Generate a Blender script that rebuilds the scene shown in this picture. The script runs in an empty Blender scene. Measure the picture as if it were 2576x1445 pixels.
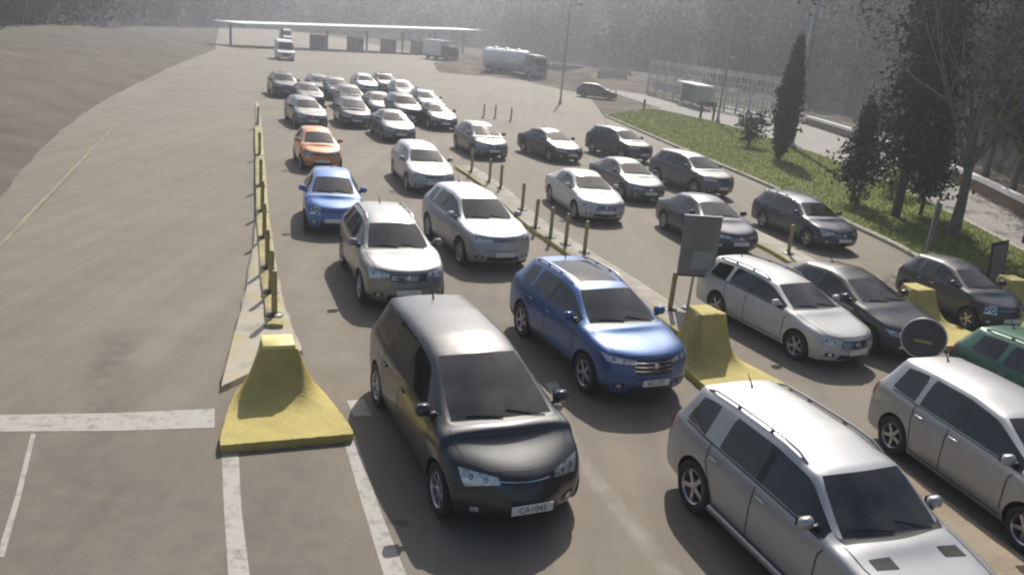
import bpy, bmesh, math, random
from mathutils import Vector, Matrix
from mathutils.bvhtree import BVHTree

R = math.radians
rnd = random.Random(7)
scn = bpy.context.scene
col = scn.collection

# ------------------------------------------------------------------ camera model
CAM_H, CAM_P, CAM_F, CAM_R = 5.98, R(17.5), 2042.0, R(5.5)   # metres, radians, pixels of a 2575 px wide frame


def G(u, v, z=0.0):
    """ground (or height z) point that a line of sight of the camera meets"""
    a, b = (u - 1287.5) / CAM_F, (v - 722.5) / CAM_F
    c, s = math.cos(CAM_R), math.sin(CAM_R)
    a, b = c * a + s * b, -s * a + c * b
    d = (a, math.cos(CAM_P) - b * math.sin(CAM_P), -math.sin(CAM_P) - b * math.cos(CAM_P))
    t = (z - CAM_H) / d[2]
    return (d[0] * t, d[1] * t)


# ------------------------------------------------------------------ object helpers
def link(o):
    col.objects.link(o)
    return o


def tag(o, label=None, cat=None, group=None, kind=None):
    for k, v in (('label', label), ('category', cat), ('group', group), ('kind', kind)):
        if v:
            o[k] = v
    return o


def mesh_obj(name, verts, faces, mats, parent=None, smooth=False, mi=None, angle=None):
    me = bpy.data.meshes.new(name)
    me.from_pydata([tuple(v) for v in verts], [], faces)
    for m in (mats if isinstance(mats, (list, tuple)) else [mats]):
        me.materials.append(m)
    if mi:
        for p, i in zip(me.polygons, mi):
            p.material_index = i
    if smooth:
        me.polygons.foreach_set('use_smooth', [True] * len(me.polygons))
        if angle:
            me.set_sharp_from_angle(angle=R(angle))
    me.update()
    o = link(bpy.data.objects.new(name, me))
    if parent:
        o.parent = parent
    return o


def empty(name, loc=(0, 0, 0), rz=0.0):
    o = link(bpy.data.objects.new(name, None))
    o.location = loc
    o.rotation_euler = (0, 0, rz)
    o.empty_display_size = 0.2
    return o


def copy_tree(o, parent=None):
    c = o.copy()
    link(c)
    if parent:
        c.parent = parent
    for ch in o.children:
        copy_tree(ch, c)
    return c


class MB:
    """collects simple solids into one mesh"""
    def __init__(s):
        s.v, s.f, s.m = [], [], []

    def add(s, v, f, m=0, M=None):
        n = len(s.v)
        s.v += [tuple(M @ Vector(p)) if M else tuple(p) for p in v]
        s.f += [tuple(i + n for i in q) for q in f]
        s.m += [m] * len(f)
        return s

    def box(s, c, d, m=0, M=None, top=1.0, bev=0.0):
        x, y, z = d[0] / 2, d[1] / 2, d[2] / 2
        if bev:
            b = bev
            v = []
            for zz, k in ((-z, b), (-z + b, 0), (z - b, 0), (z, b)):
                t = top if zz > 0 else 1.0
                for sx, sy in ((1, 1), (-1, 1), (-1, -1), (1, -1)):
                    ax, ay = (x - k) * t, (y - k) * t
                    p = [(ax, ay - (b if not k else 0)), (ax - (b if not k else 0), ay)]
                    if sx * sy < 0:
                        p.reverse()
                    for q in p:
                        v.append((c[0] + sx * q[0], c[1] + sy * q[1], c[2] + zz))
            f = [tuple(range(7, -1, -1)), tuple(range(24, 32))]
            for r_ in range(3):
                for i in range(8):
                    j = (i + 1) % 8
                    f.append((r_ * 8 + i, r_ * 8 + j, r_ * 8 + 8 + j, r_ * 8 + 8 + i))
            return s.add(v, f, m, M)
        v = [(c[0] + sx * x * (top if sz > 0 else 1), c[1] + sy * y * (top if sz > 0 else 1), c[2] + sz * z)
             for sz in (-1, 1) for sx, sy in ((1, 1), (-1, 1), (-1, -1), (1, -1))]
        f = [(3, 2, 1, 0), (4, 5, 6, 7), (0, 1, 5, 4), (1, 2, 6, 5), (2, 3, 7, 6), (3, 0, 4, 7)]
        return s.add(v, f, m, M)

    def tube(s, pts, rad, n=8, m=0, cap=True, M=None):
        pts = [Vector(p) for p in pts]
        rs = rad if isinstance(rad, (list, tuple)) else [rad] * len(pts)
        v, f = [], []
        up = Vector((0, 0, 1))
        for i, p in enumerate(pts):
            t = (pts[min(i + 1, len(pts) - 1)] - pts[max(i - 1, 0)]).normalized()
            a = t.cross(up if abs(t.z) < .9 else Vector((1, 0, 0))).normalized()
            b = t.cross(a)
            for k in range(n):
                w = 2 * math.pi * k / n
                v.append(p + a * math.cos(w) * rs[i] + b * math.sin(w) * rs[i])
        for i in range(len(pts) - 1):
            for k in range(n):
                l = (k + 1) % n
                f.append((i * n + k, (i + 1) * n + k, (i + 1) * n + l, i * n + l))
        if cap:
            f.append(tuple(range(n)))
            f.append(tuple((len(pts) - 1) * n + k for k in range(n - 1, -1, -1)))
        return s.add(v, f, m, M)

    def lathe(s, prof, n=24, m=0, axis='y', c=(0, 0, 0), M=None, closed=False):
        """prof: (radius, offset along axis)"""
        v, f = [], []
        for r_, h in prof:
            for k in range(n):
                w = 2 * math.pi * k / n
                a, b = r_ * math.cos(w), r_ * math.sin(w)
                p = (a, h, b) if axis == 'y' else ((a, b, h) if axis == 'z' else (h, a, b))
                v.append((p[0] + c[0], p[1] + c[1], p[2] + c[2]))
        q = len(prof)
        for i in range(q if closed else q - 1):
            j = (i + 1) % q
            for k in range(n):
                l = (k + 1) % n
                f.append((i * n + k, i * n + l, j * n + l, j * n + k))
        if not closed:
            f.append(tuple(range(n)))
            f.append(tuple((q - 1) * n + k for k in range(n - 1, -1, -1)))
        return s.add(v, f, m, M)

    def build(s, name, mats, parent=None, smooth=False, angle=35):
        o = mesh_obj(name, s.v, s.f, mats, parent, smooth, s.m, angle)
        bm = bmesh.new()
        bm.from_mesh(o.data)
        bmesh.ops.recalc_face_normals(bm, faces=bm.faces)
        bm.to_mesh(o.data)
        bm.free()
        return o


# ------------------------------------------------------------------ materials
def new_mat(name):
    m = bpy.data.materials.new(name)
    m.use_nodes = True
    nt = m.node_tree
    return m, nt, nt.nodes['Principled BSDF']


def node(nt, t, **kw):
    n = nt.nodes.new(t)
    for k, v in kw.items():
        setattr(n, k, v)
    return n


def simple(name, c, rough=.6, metal=0., coat=0., coat_r=.1, var=.12, scale=6., bump=0., spec=.5, bscale=None):
    """principled material whose base colour is broken up by object-space noise"""
    m, nt, b = new_mat(name)
    b.inputs['Roughness'].default_value = rough
    b.inputs['Metallic'].default_value = metal
    b.inputs['Coat Weight'].default_value = coat
    b.inputs['Coat Roughness'].default_value = coat_r
    b.inputs['Specular IOR Level'].default_value = spec
    tc = node(nt, 'ShaderNodeTexCoord')
    n = node(nt, 'ShaderNodeTexNoise')
    n.inputs['Scale'].default_value = scale
    n.inputs['Detail'].default_value = 6
    nt.links.new(tc.outputs['Object'], n.inputs['Vector'])
    rp = node(nt, 'ShaderNodeValToRGB')
    lo = [max(0, x * (1 - var)) for x in c]
    hi = [min(1, x * (1 + var)) for x in c]
    rp.color_ramp.elements[0].position = .3
    rp.color_ramp.elements[1].position = .7
    rp.color_ramp.elements[0].color = (*lo, 1)
    rp.color_ramp.elements[1].color = (*hi, 1)
    nt.links.new(n.outputs['Fac'], rp.inputs['Fac'])
    nt.links.new(rp.outputs['Color'], b.inputs['Base Color'])
    if bump:
        n2 = node(nt, 'ShaderNodeTexNoise')
        n2.inputs['Scale'].default_value = bscale or scale * 5
        n2.inputs['Detail'].default_value = 5
        nt.links.new(tc.outputs['Object'], n2.inputs['Vector'])
        bp = node(nt, 'ShaderNodeBump')
        bp.inputs['Strength'].default_value = bump
        bp.inputs['Distance'].default_value = .05
        nt.links.new(n2.outputs['Fac'], bp.inputs['Height'])
        nt.links.new(bp.outputs['Normal'], b.inputs['Normal'])
    return m


def paint(name, c, metal=.35, rough=.32, dust=.25, coat_r=.15):
    """car lacquer with a thin film of road dust on it"""
    m, nt, b = new_mat(name)
    b.inputs['Metallic'].default_value = metal
    b.inputs['Coat Weight'].default_value = .8
    b.inputs['Coat Roughness'].default_value = coat_r
    tc = node(nt, 'ShaderNodeTexCoord')
    n = node(nt, 'ShaderNodeTexNoise')
    n.inputs['Scale'].default_value = 2.3
    n.inputs['Detail'].default_value = 7
    n.inputs['Roughness'].default_value = .65
    nt.links.new(tc.outputs['Object'], n.inputs['Vector'])
    sx = node(nt, 'ShaderNodeSeparateXYZ')
    nt.links.new(tc.outputs['Object'], sx.inputs[0])
    mr = node(nt, 'ShaderNodeMapRange')          # road dirt, heaviest by the sills
    mr.inputs['From Min'].default_value = .75
    mr.inputs['From Max'].default_value = .15
    mr.inputs['To Min'].default_value = .25
    mr.inputs['To Max'].default_value = 1.0
    nt.links.new(sx.outputs['Z'], mr.inputs['Value'])
    mu = node(nt, 'ShaderNodeMath', operation='MULTIPLY')
    nt.links.new(n.outputs['Fac'], mu.inputs[0])
    nt.links.new(mr.outputs[0], mu.inputs[1])
    mu2 = node(nt, 'ShaderNodeMath', operation='MULTIPLY')
    mu2.inputs[1].default_value = dust
    nt.links.new(mu.outputs[0], mu2.inputs[0])
    mx = node(nt, 'ShaderNodeMix', data_type='RGBA')
    mx.inputs['A'].default_value = (*c, 1)
    mx.inputs['B'].default_value = (.23, .21, .18, 1)
    nt.links.new(mu2.outputs[0], mx.inputs['Factor'])
    nt.links.new(mx.outputs['Result'], b.inputs['Base Color'])
    mr2 = node(nt, 'ShaderNodeMapRange')
    mr2.inputs['To Min'].default_value = rough
    mr2.inputs['To Max'].default_value = min(1, rough + .25)
    nt.links.new(n.outputs['Fac'], mr2.inputs['Value'])
    nt.links.new(mr2.outputs[0], b.inputs['Roughness'])
    return m


M = {}


def glass_mat(name, tint, dirt):
    """thin pane: clear tint seen through, sky mirrored by angle, a dust film greyed up to stand in for reflected sky and haze"""
    m, nt, b = new_mat(name)
    nt.nodes.remove(b)
    tr = node(nt, 'ShaderNodeBsdfTransparent')
    tr.inputs['Color'].default_value = (*tint, 1)
    gl = node(nt, 'ShaderNodeBsdfGlossy')
    gl.inputs['Roughness'].default_value = .06
    fr = node(nt, 'ShaderNodeFresnel')
    fr.inputs['IOR'].default_value = 1.6
    mx = node(nt, 'ShaderNodeMixShader')
    ad = node(nt, 'ShaderNodeMath', operation='ADD')
    ad.inputs[1].default_value = .03
    nt.links.new(fr.outputs[0], ad.inputs[0])
    nt.links.new(ad.outputs[0], mx.inputs[0])
    nt.links.new(tr.outputs[0], mx.inputs[1])
    nt.links.new(gl.outputs[0], mx.inputs[2])
    df = node(nt, 'ShaderNodeBsdfDiffuse')
    df.inputs['Color'].default_value = (.22, .21, .19, 1)
    tc = node(nt, 'ShaderNodeTexCoord')
    n = node(nt, 'ShaderNodeTexNoise')
    n.inputs['Scale'].default_value = 2.2
    n.inputs['Detail'].default_value = 6
    nt.links.new(tc.outputs['Object'], n.inputs['Vector'])
    mr = node(nt, 'ShaderNodeMapRange')
    mr.inputs['From Min'].default_value = .35
    mr.inputs['From Max'].default_value = .75
    mr.inputs['To Max'].default_value = dirt
    nt.links.new(n.outputs['Fac'], mr.inputs['Value'])
    m2 = node(nt, 'ShaderNodeMixShader')
    nt.links.new(mr.outputs[0], m2.inputs[0])
    nt.links.new(mx.outputs[0], m2.inputs[1])
    nt.links.new(df.outputs[0], m2.inputs[2])
    nt.links.new(m2.outputs[0], nt.nodes['Material Output'].inputs['Surface'])
    return m


M['glass'] = glass_mat('tinted_glass', (.18, .2, .2), .14)
M['windscreen'] = glass_mat('windscreen_glass', (.5, .55, .53), .26)  # heavier film paints in the grey of mirrored sky and haze
M['seat'] = simple('seat_fabric', (.035, .034, .036), .85, var=.3, scale=9)
M['dash'] = simple('dashboard_plastic', (.028, .028, .029), .6, var=.2, scale=9)
M['trim'] = simple('black_trim', (.02, .02, .021), .5, var=.25, scale=8)
M['well'] = simple('wheel_well', (.008, .008, .008), .9, var=.3)
M['tyre'] = simple('tyre_rubber', (.022, .021, .02), .8, var=.25, scale=12)
M['rim'] = simple('alloy_rim', (.45, .45, .46), .32, .8, var=.15, scale=10)
M['lamp'] = simple('headlamp_glass', (.55, .57, .58), .12, .35, .9, .04, var=.45, scale=14)
M['reflector'] = simple('lamp_reflector', (.12, .12, .12), .2, .5, var=.6, scale=20)
M['red'] = simple('red_lamp', (.32, .012, .012), .15, 0, .8, .05, var=.2)
M['plate'] = simple('plate_white', (.62, .63, .63), .4, var=.06)
M['ink'] = simple('plate_ink', (.02, .02, .025), .5, var=.1)
M['chrome'] = simple('chrome', (.62, .62, .63), .15, 1., var=.08)
M['rail'] = simple('roof_rail_metal', (.3, .3, .31), .35, .8, var=.1)
M['dark_panel'] = simple('dark_panel', (.03, .03, .032), .35, var=.2)
M['steel'] = simple('galvanised_steel', (.42, .43, .44), .45, .6, var=.15, scale=4)
M['pale_steel'] = simple('pale_painted_steel', (.42, .42, .42), .5, var=.12, scale=3)
M['grey_paint'] = simple('grey_painted_steel', (.3, .31, .32), .5, var=.15, scale=3)
M['white_paint'] = simple('white_painted_steel', (.78, .78, .76), .45, var=.08, scale=2)
M['yellow'] = simple('yellow_paint', (.44, .365, .11), .8, var=.12, scale=2.6, bump=.3, bscale=22)
M['yellow_post'] = simple('yellow_plastic', (.33, .27, .09), .5, var=.12)
M['olive'] = simple('olive_post', (.31, .265, .11), .6, var=.2)  # dull olive-yellow over the whole post
M['concrete'] = simple('pale_concrete', (.33, .30, .25), .9, var=.22, scale=1.8, bump=.5, bscale=18)
M['kerb'] = simple('kerb_stone', (.36, .335, .27), .9, var=.22, scale=1.5, bump=.4, bscale=22)
M['brown'] = simple('brown_wood', (.14, .08, .05), .8, var=.3)
M['sign_back'] = simple('sign_back_grey', (.23, .205, .195), .55, .1, var=.14, scale=2)
M['sign_dark'] = simple('sign_face_dark', (.19, .17, .165), .5, var=.14, scale=2)
M['disc'] = simple('dark_sign_disc', (.05, .05, .052), .5, var=.2, scale=3)
M['teal'] = simple('faded_teal_panel', (.29, .335, .32), .5, var=.12, scale=2)
M['old_kerb'] = simple('old_yellowish_kerb', (.215, .195, .135), .9, var=.2, scale=1.2, bump=.3)
M['yellow_kerb'] = simple('worn_yellow_kerb', (.36, .315, .15), .85, var=.3, scale=2.2, bump=.4, bscale=16)
M['tan'] = simple('tan_island_paving', (.27, .215, .15), .9, var=.16, scale=1.4, bump=.4, bscale=20)
M['green_panel'] = simple('dark_green_panel', (.02, .035, .028), .5, var=.15)
M['bark'] = simple('bark', (.07, .055, .042), .95, var=.35, scale=5, bump=.8)
M['bark_grey'] = simple('grey_bark', (.15, .13, .112), .95, var=.3, scale=5, bump=.8)


def leaf_mat(name, c, var=.45, trans=.25):
    m, nt, b = new_mat(name)
    b.inputs['Roughness'].default_value = .95
    b.inputs['Specular IOR Level'].default_value = .0 if not trans else .15
    g = node(nt, 'ShaderNodeNewGeometry')
    tc = node(nt, 'ShaderNodeTexCoord')
    n = node(nt, 'ShaderNodeTexNoise')
    n.inputs['Scale'].default_value = .9
    nt.links.new(tc.outputs['Object'], n.inputs['Vector'])
    ad = node(nt, 'ShaderNodeMath', operation='ADD')
    nt.links.new(g.outputs['Random Per Island'], ad.inputs[0])
    nt.links.new(n.outputs['Fac'], ad.inputs[1])
    rp = node(nt, 'ShaderNodeValToRGB')
    rp.color_ramp.elements[0].position = .3
    rp.color_ramp.elements[1].position = 1.3 / 1.5
    rp.color_ramp.elements[0].color = (*[x * (1 - var) for x in c], 1)
    rp.color_ramp.elements[1].color = (*[x * (1 + var) for x in c], 1)
    hf = node(nt, 'ShaderNodeMath', operation='MULTIPLY')
    hf.inputs[1].default_value = .6
    nt.links.new(ad.outputs[0], hf.inputs[0])
    nt.links.new(hf.outputs[0], rp.inputs['Fac'])
    nt.links.new(rp.outputs['Color'], b.inputs['Base Color'])
    if trans:
        tr = node(nt, 'ShaderNodeBsdfTranslucent')
        nt.links.new(rp.outputs['Color'], tr.inputs['Color'])
        mx = node(nt, 'ShaderNodeMixShader')
        mx.inputs[0].default_value = trans
        nt.links.new(b.outputs[0], mx.inputs[1])
        nt.links.new(tr.outputs[0], mx.inputs[2])
        nt.links.new(mx.outputs[0], nt.nodes['Material Output'].inputs['Surface'])
    return m


def seg_mask(nt, pos, a, b, r0, r1):
    """1 near the ground segment a-b, fading to 0 between r0 and r1 metres (a stain, or painted fall-off, with its own place)"""
    ax, ay = a
    dx, dy = b[0] - ax, b[1] - ay
    L2 = dx * dx + dy * dy
    s1 = node(nt, 'ShaderNodeVectorMath', operation='SUBTRACT')
    s1.inputs[1].default_value = (ax, ay, 0)
    nt.links.new(pos, s1.inputs[0])
    dt = node(nt, 'ShaderNodeVectorMath', operation='DOT_PRODUCT')
    dt.inputs[1].default_value = (dx / L2, dy / L2, 0)
    nt.links.new(s1.outputs[0], dt.inputs[0])
    cl = node(nt, 'ShaderNodeClamp')
    nt.links.new(dt.outputs['Value'], cl.inputs['Value'])
    sc = node(nt, 'ShaderNodeVectorMath', operation='SCALE')
    sc.inputs[0].default_value = (dx, dy, 0)
    nt.links.new(cl.outputs[0], sc.inputs['Scale'])
    s2 = node(nt, 'ShaderNodeVectorMath', operation='SUBTRACT')
    nt.links.new(s1.outputs[0], s2.inputs[0])
    nt.links.new(sc.outputs[0], s2.inputs[1])
    ml = node(nt, 'ShaderNodeVectorMath', operation='MULTIPLY')
    ml.inputs[1].default_value = (1, 1, 0)
    nt.links.new(s2.outputs[0], ml.inputs[0])
    ln = node(nt, 'ShaderNodeVectorMath', operation='LENGTH')
    nt.links.new(ml.outputs[0], ln.inputs[0])
    mr = node(nt, 'ShaderNodeMapRange', interpolation_type='SMOOTHSTEP')
    mr.inputs['From Min'].default_value = r0
    mr.inputs['From Max'].default_value = r1
    mr.inputs['To Min'].default_value = 1
    mr.inputs['To Max'].default_value = 0
    nt.links.new(ln.outputs['Value'], mr.inputs['Value'])
    return mr.outputs[0]


def asphalt():
    m, nt, b = new_mat('dusty_asphalt')
    b.inputs['Roughness'].default_value = .8
    b.inputs['Specular IOR Level'].default_value = .25
    tc = node(nt, 'ShaderNodeTexCoord')
    P = tc.outputs['Object']

    def noise(scale, det=6, rough=.6):
        n = node(nt, 'ShaderNodeTexNoise')
        n.inputs['Scale'].default_value = scale
        n.inputs['Detail'].default_value = det
        n.inputs['Roughness'].default_value = rough
        nt.links.new(P, n.inputs['Vector'])
        return n.outputs['Fac']
    rp = node(nt, 'ShaderNodeValToRGB')
    rp.color_ramp.elements[0].position = .32
    rp.color_ramp.elements[1].position = .68
    rp.color_ramp.elements[0].color = (.186, .161, .129, 1)
    rp.color_ramp.elements[1].color = (.222, .194, .157, 1)
    nt.links.new(noise(.16), rp.inputs['Fac'])
    rp2 = node(nt, 'ShaderNodeValToRGB')
    rp2.color_ramp.elements[0].position = .3
    rp2.color_ramp.elements[1].position = .72
    rp2.color_ramp.elements[0].color = (.90, .90, .905, 1)
    rp2.color_ramp.elements[1].color = (1.06, 1.055, 1.04, 1)
    nt.links.new(noise(1.1, 8, .7), rp2.inputs['Fac'])
    mul = node(nt, 'ShaderNodeMix', data_type='RGBA', blend_type='MULTIPLY')
    mul.inputs['Factor'].default_value = 1
    nt.links.new(rp.outputs['Color'], mul.inputs['A'])
    nt.links.new(rp2.outputs['Color'], mul.inputs['B'])
    cur = mul.outputs['Result']
    rp3 = node(nt, 'ShaderNodeValToRGB')
    rp3.color_ramp.elements[0].position = .35
    rp3.color_ramp.elements[1].position = .65
    rp3.color_ramp.elements[0].color = (.9, .9, .9, 1)
    rp3.color_ramp.elements[1].color = (1.08, 1.08, 1.08, 1)
    nt.links.new(noise(55, 3, .7), rp3.inputs['Fac'])
    m3 = node(nt, 'ShaderNodeMix', data_type='RGBA', blend_type='MULTIPLY')
    m3.inputs['Factor'].default_value = 1
    nt.links.new(cur, m3.inputs['A'])
    nt.links.new(rp3.outputs['Color'], m3.inputs['B'])
    cur = m3.outputs['Result']
    # tyre tracks and rolled lanes running with the traffic
    mp = node(nt, 'ShaderNodeMapping')
    mp.inputs['Rotation'].default_value = (0, 0, R(-25))
    mp.inputs['Scale'].default_value = (1.5, .045, 1)
    nt.links.new(P, mp.inputs['Vector'])
    nt_ = node(nt, 'ShaderNodeTexNoise')
    nt_.inputs['Scale'].default_value = 1.0
    nt_.inputs['Detail'].default_value = 7
    nt_.inputs['Roughness'].default_value = .62
    nt.links.new(mp.outputs[0], nt_.inputs['Vector'])
    rp4 = node(nt, 'ShaderNodeValToRGB')
    rp4.color_ramp.elements[0].position = .36
    rp4.color_ramp.elements[1].position = .66
    rp4.color_ramp.elements[0].color = (.885, .88, .88, 1)
    rp4.color_ramp.elements[1].color = (1.07, 1.065, 1.05, 1)
    nt.links.new(nt_.outputs['Fac'], rp4.inputs['Fac'])
    m4 = node(nt, 'ShaderNodeMix', data_type='RGBA', blend_type='MULTIPLY')
    m4.inputs['Factor'].default_value = 1
    nt.links.new(cur, m4.inputs['A'])
    nt.links.new(rp4.outputs['Color'], m4.inputs['B'])
    cur = m4.outputs['Result']
    # sealed cracks
    wv = node(nt, 'ShaderNodeVectorMath', operation='ADD')
    nz3 = node(nt, 'ShaderNodeTexNoise')
    nz3.inputs['Scale'].default_value = .8
    nz3.inputs['Detail'].default_value = 5
    nt.links.new(P, nz3.inputs['Vector'])
    nt.links.new(P, wv.inputs[0])
    nt.links.new(nz3.outputs['Color'], wv.inputs[1])
    vo = node(nt, 'ShaderNodeTexVoronoi', feature='DISTANCE_TO_EDGE')
    vo.inputs['Scale'].default_value = .17
    nt.links.new(wv.outputs[0], vo.inputs['Vector'])
    mrc = node(nt, 'ShaderNodeMapRange')
    mrc.inputs['From Min'].default_value = .001
    mrc.inputs['From Max'].default_value = .004
    mrc.inputs['To Min'].default_value = .07
    mrc.inputs['To Max'].default_value = 0
    nt.links.new(vo.outputs['Distance'], mrc.inputs['Value'])
    m5 = node(nt, 'ShaderNodeMix', data_type='RGBA')
    m5.inputs['B'].default_value = (.06, .055, .05, 1)
    nt.links.new(mrc.outputs[0], m5.inputs['Factor'])
    nt.links.new(cur, m5.inputs['A'])
    cur = m5.outputs['Result']
    nz = noise(2.6, 6, .65)
    stains_falloff = [  # (pixel a, pixel b, inner, outer radius, colour, strength)
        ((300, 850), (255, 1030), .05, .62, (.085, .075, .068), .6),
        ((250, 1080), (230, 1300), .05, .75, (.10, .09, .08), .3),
        ((1485, 1190), (1690, 1445), .03, .2, (.34, .31, .29), .55),
        ((1395, 1010), (1485, 1190), .03, .14, (.34, .32, .29), .4),
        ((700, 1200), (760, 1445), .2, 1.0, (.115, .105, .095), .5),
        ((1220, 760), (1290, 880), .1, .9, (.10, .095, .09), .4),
        ((60, 1200), (400, 1440), .5, 2.6, (.115, .11, .10), .55),  # lens fall-off at lower left, painted into the road as a broad dark patch
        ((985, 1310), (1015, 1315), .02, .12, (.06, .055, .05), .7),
        ((760, 640), (850, 900), .1, .7, (.25, .225, .19), .5),
        ((1560, 600), (1700, 740), .3, 1.6, (.21, .19, .165), .4),
    ]
    for a, bb, r0, r1, c, k in stains_falloff:
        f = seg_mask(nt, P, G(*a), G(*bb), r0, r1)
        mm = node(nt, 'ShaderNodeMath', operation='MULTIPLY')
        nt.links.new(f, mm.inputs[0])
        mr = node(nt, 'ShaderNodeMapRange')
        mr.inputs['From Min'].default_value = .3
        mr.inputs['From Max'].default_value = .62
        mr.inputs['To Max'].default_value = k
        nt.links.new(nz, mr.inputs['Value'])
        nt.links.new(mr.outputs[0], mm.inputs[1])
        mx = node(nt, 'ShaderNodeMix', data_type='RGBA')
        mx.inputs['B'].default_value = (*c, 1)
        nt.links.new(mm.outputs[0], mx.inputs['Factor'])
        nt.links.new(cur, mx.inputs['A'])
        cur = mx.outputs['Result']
    nt.links.new(cur, b.inputs['Base Color'])
    bp = node(nt, 'ShaderNodeBump')
    bp.inputs['Strength'].default_value = .35
    bp.inputs['Distance'].default_value = .02
    nt.links.new(noise(40, 4, .7), bp.inputs['Height'])
    nt.links.new(bp.outputs['Normal'], b.inputs['Normal'])
    return m


def island_top():
    """pale concrete with worn yellow paint that is left in patches"""
    m, nt, b = new_mat('island_top')
    b.inputs['Roughness'].default_value = .9
    tc = node(nt, 'ShaderNodeTexCoord')
    n = node(nt, 'ShaderNodeTexNoise')
    n.inputs['Scale'].default_value = 1.3
    n.inputs['Detail'].default_value = 8
    n.inputs['Roughness'].default_value = .7
    nt.links.new(tc.outputs['Object'], n.inputs['Vector'])
    rp = node(nt, 'ShaderNodeValToRGB')
    for i, (q, c) in enumerate(((.36, (.27, .245, .20)), (.47, (.40, .365, .305)), (.56, (.38, .335, .23)), (.66, (.41, .345, .14)))):
        e = rp.color_ramp.elements[i] if i < 2 else rp.color_ramp.elements.new(q)
        e.position = q
        e.color = (*c, 1)
    nt.links.new(n.outputs['Fac'], rp.inputs['Fac'])
    nt.links.new(rp.outputs['Color'], b.inputs['Base Color'])
    return m


def ground_mix(name, c1, c2, scale, c3=None, bump=.6, bscale=6):
    m, nt, b = new_mat(name)
    b.inputs['Roughness'].default_value = .95
    b.inputs['Specular IOR Level'].default_value = .1
    tc = node(nt, 'ShaderNodeTexCoord')
    n = node(nt, 'ShaderNodeTexNoise')
    n.inputs['Scale'].default_value = scale
    n.inputs['Detail'].default_value = 9
    n.inputs['Roughness'].default_value = .7
    nt.links.new(tc.outputs['Object'], n.inputs['Vector'])
    rp = node(nt, 'ShaderNodeValToRGB')
    rp.color_ramp.elements[0].position = .36
    rp.color_ramp.elements[1].position = .64
    rp.color_ramp.elements[0].color = (*c1, 1)
    rp.color_ramp.elements[1].color = (*c2, 1)
    if c3:
        e = rp.color_ramp.elements.new(.5)
        e.color = (*c3, 1)
    nt.links.new(n.outputs['Fac'], rp.inputs['Fac'])
    nt.links.new(rp.outputs['Color'], b.inputs['Base Color'])
    n2 = node(nt, 'ShaderNodeTexNoise')
    n2.inputs['Scale'].default_value = bscale
    n2.inputs['Detail'].default_value = 8
    nt.links.new(tc.outputs['Object'], n2.inputs['Vector'])
    bp = node(nt, 'ShaderNodeBump')
    bp.inputs['Strength'].default_value = bump
    bp.inputs['Distance'].default_value = .15
    nt.links.new(n2.outputs['Fac'], bp.inputs['Height'])
    nt.links.new(bp.outputs['Normal'], b.inputs['Normal'])
    return m


def worn_white():
    m, nt, b = new_mat('worn_white_marking')
    b.inputs['Roughness'].default_value = .7
    tc = node(nt, 'ShaderNodeTexCoord')
    n = node(nt, 'ShaderNodeTexNoise')
    n.inputs['Scale'].default_value = 4.5
    n.inputs['Detail'].default_value = 9
    n.inputs['Roughness'].default_value = .75
    nt.links.new(tc.outputs['Object'], n.inputs['Vector'])
    rp = node(nt, 'ShaderNodeValToRGB')
    rp.color_ramp.elements[0].position = .37
    rp.color_ramp.elements[1].position = .50
    rp.color_ramp.elements[0].color = (.20, .185, .165, 1)
    rp.color_ramp.elements[1].color = (.36, .335, .30, 1)
    nt.links.new(n.outputs['Fac'], rp.inputs['Fac'])
    nt.links.new(rp.outputs['Color'], b.inputs['Base Color'])
    return m


M['asphalt'] = asphalt()
M['island_top'] = island_top()
M['white_line'] = worn_white()
M['grass_soil'] = ground_mix('lawn', (.10, .13, .032), (.165, .18, .052), .3, (.125, .155, .04))
M['road2'] = simple('side_road_asphalt', (.25, .235, .215), .9, var=.12, scale=.6, bump=.3, bscale=30)
M['dirt'] = ground_mix('dry_dirt', (.085, .07, .052), (.19, .165, .135), .25, (.12, .10, .075))
M['bank'] = ground_mix('scrub_bank', (.10, .092, .074), (.15, .134, .108), .25, (.125, .112, .09), .3, 1.6)
M['hillside'] = ground_mix('wooded_hillside', (.018, .021, .018), (.045, .042, .035), .03, (.03, .032, .026), 1., .4)
M['cypress'] = leaf_mat('cypress_leaf', (.018, .030, .014))
M['fir'] = leaf_mat('conifer_needles', (.012, .020, .012), trans=.1)
M['bud'] = leaf_mat('brown_buds', (.060, .044, .034), trans=.1)
M['scrub'] = leaf_mat('scrub_leaf', (.075, .068, .048), .3, .15)
M['bush'] = leaf_mat('bush_leaf', (.05, .065, .025))
M['yellowleaf'] = leaf_mat('yellow_green_leaf', (.20, .19, .055))
M['wood_a'] = leaf_mat('wood_leaf', (.015, .020, .015), .2, trans=0)
M['wood_b'] = leaf_mat('wood_bare', (.024, .021, .018), .2, trans=0)
M['grass'] = leaf_mat('grass_blade', (.165, .195, .05), .25, trans=.35)
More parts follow.
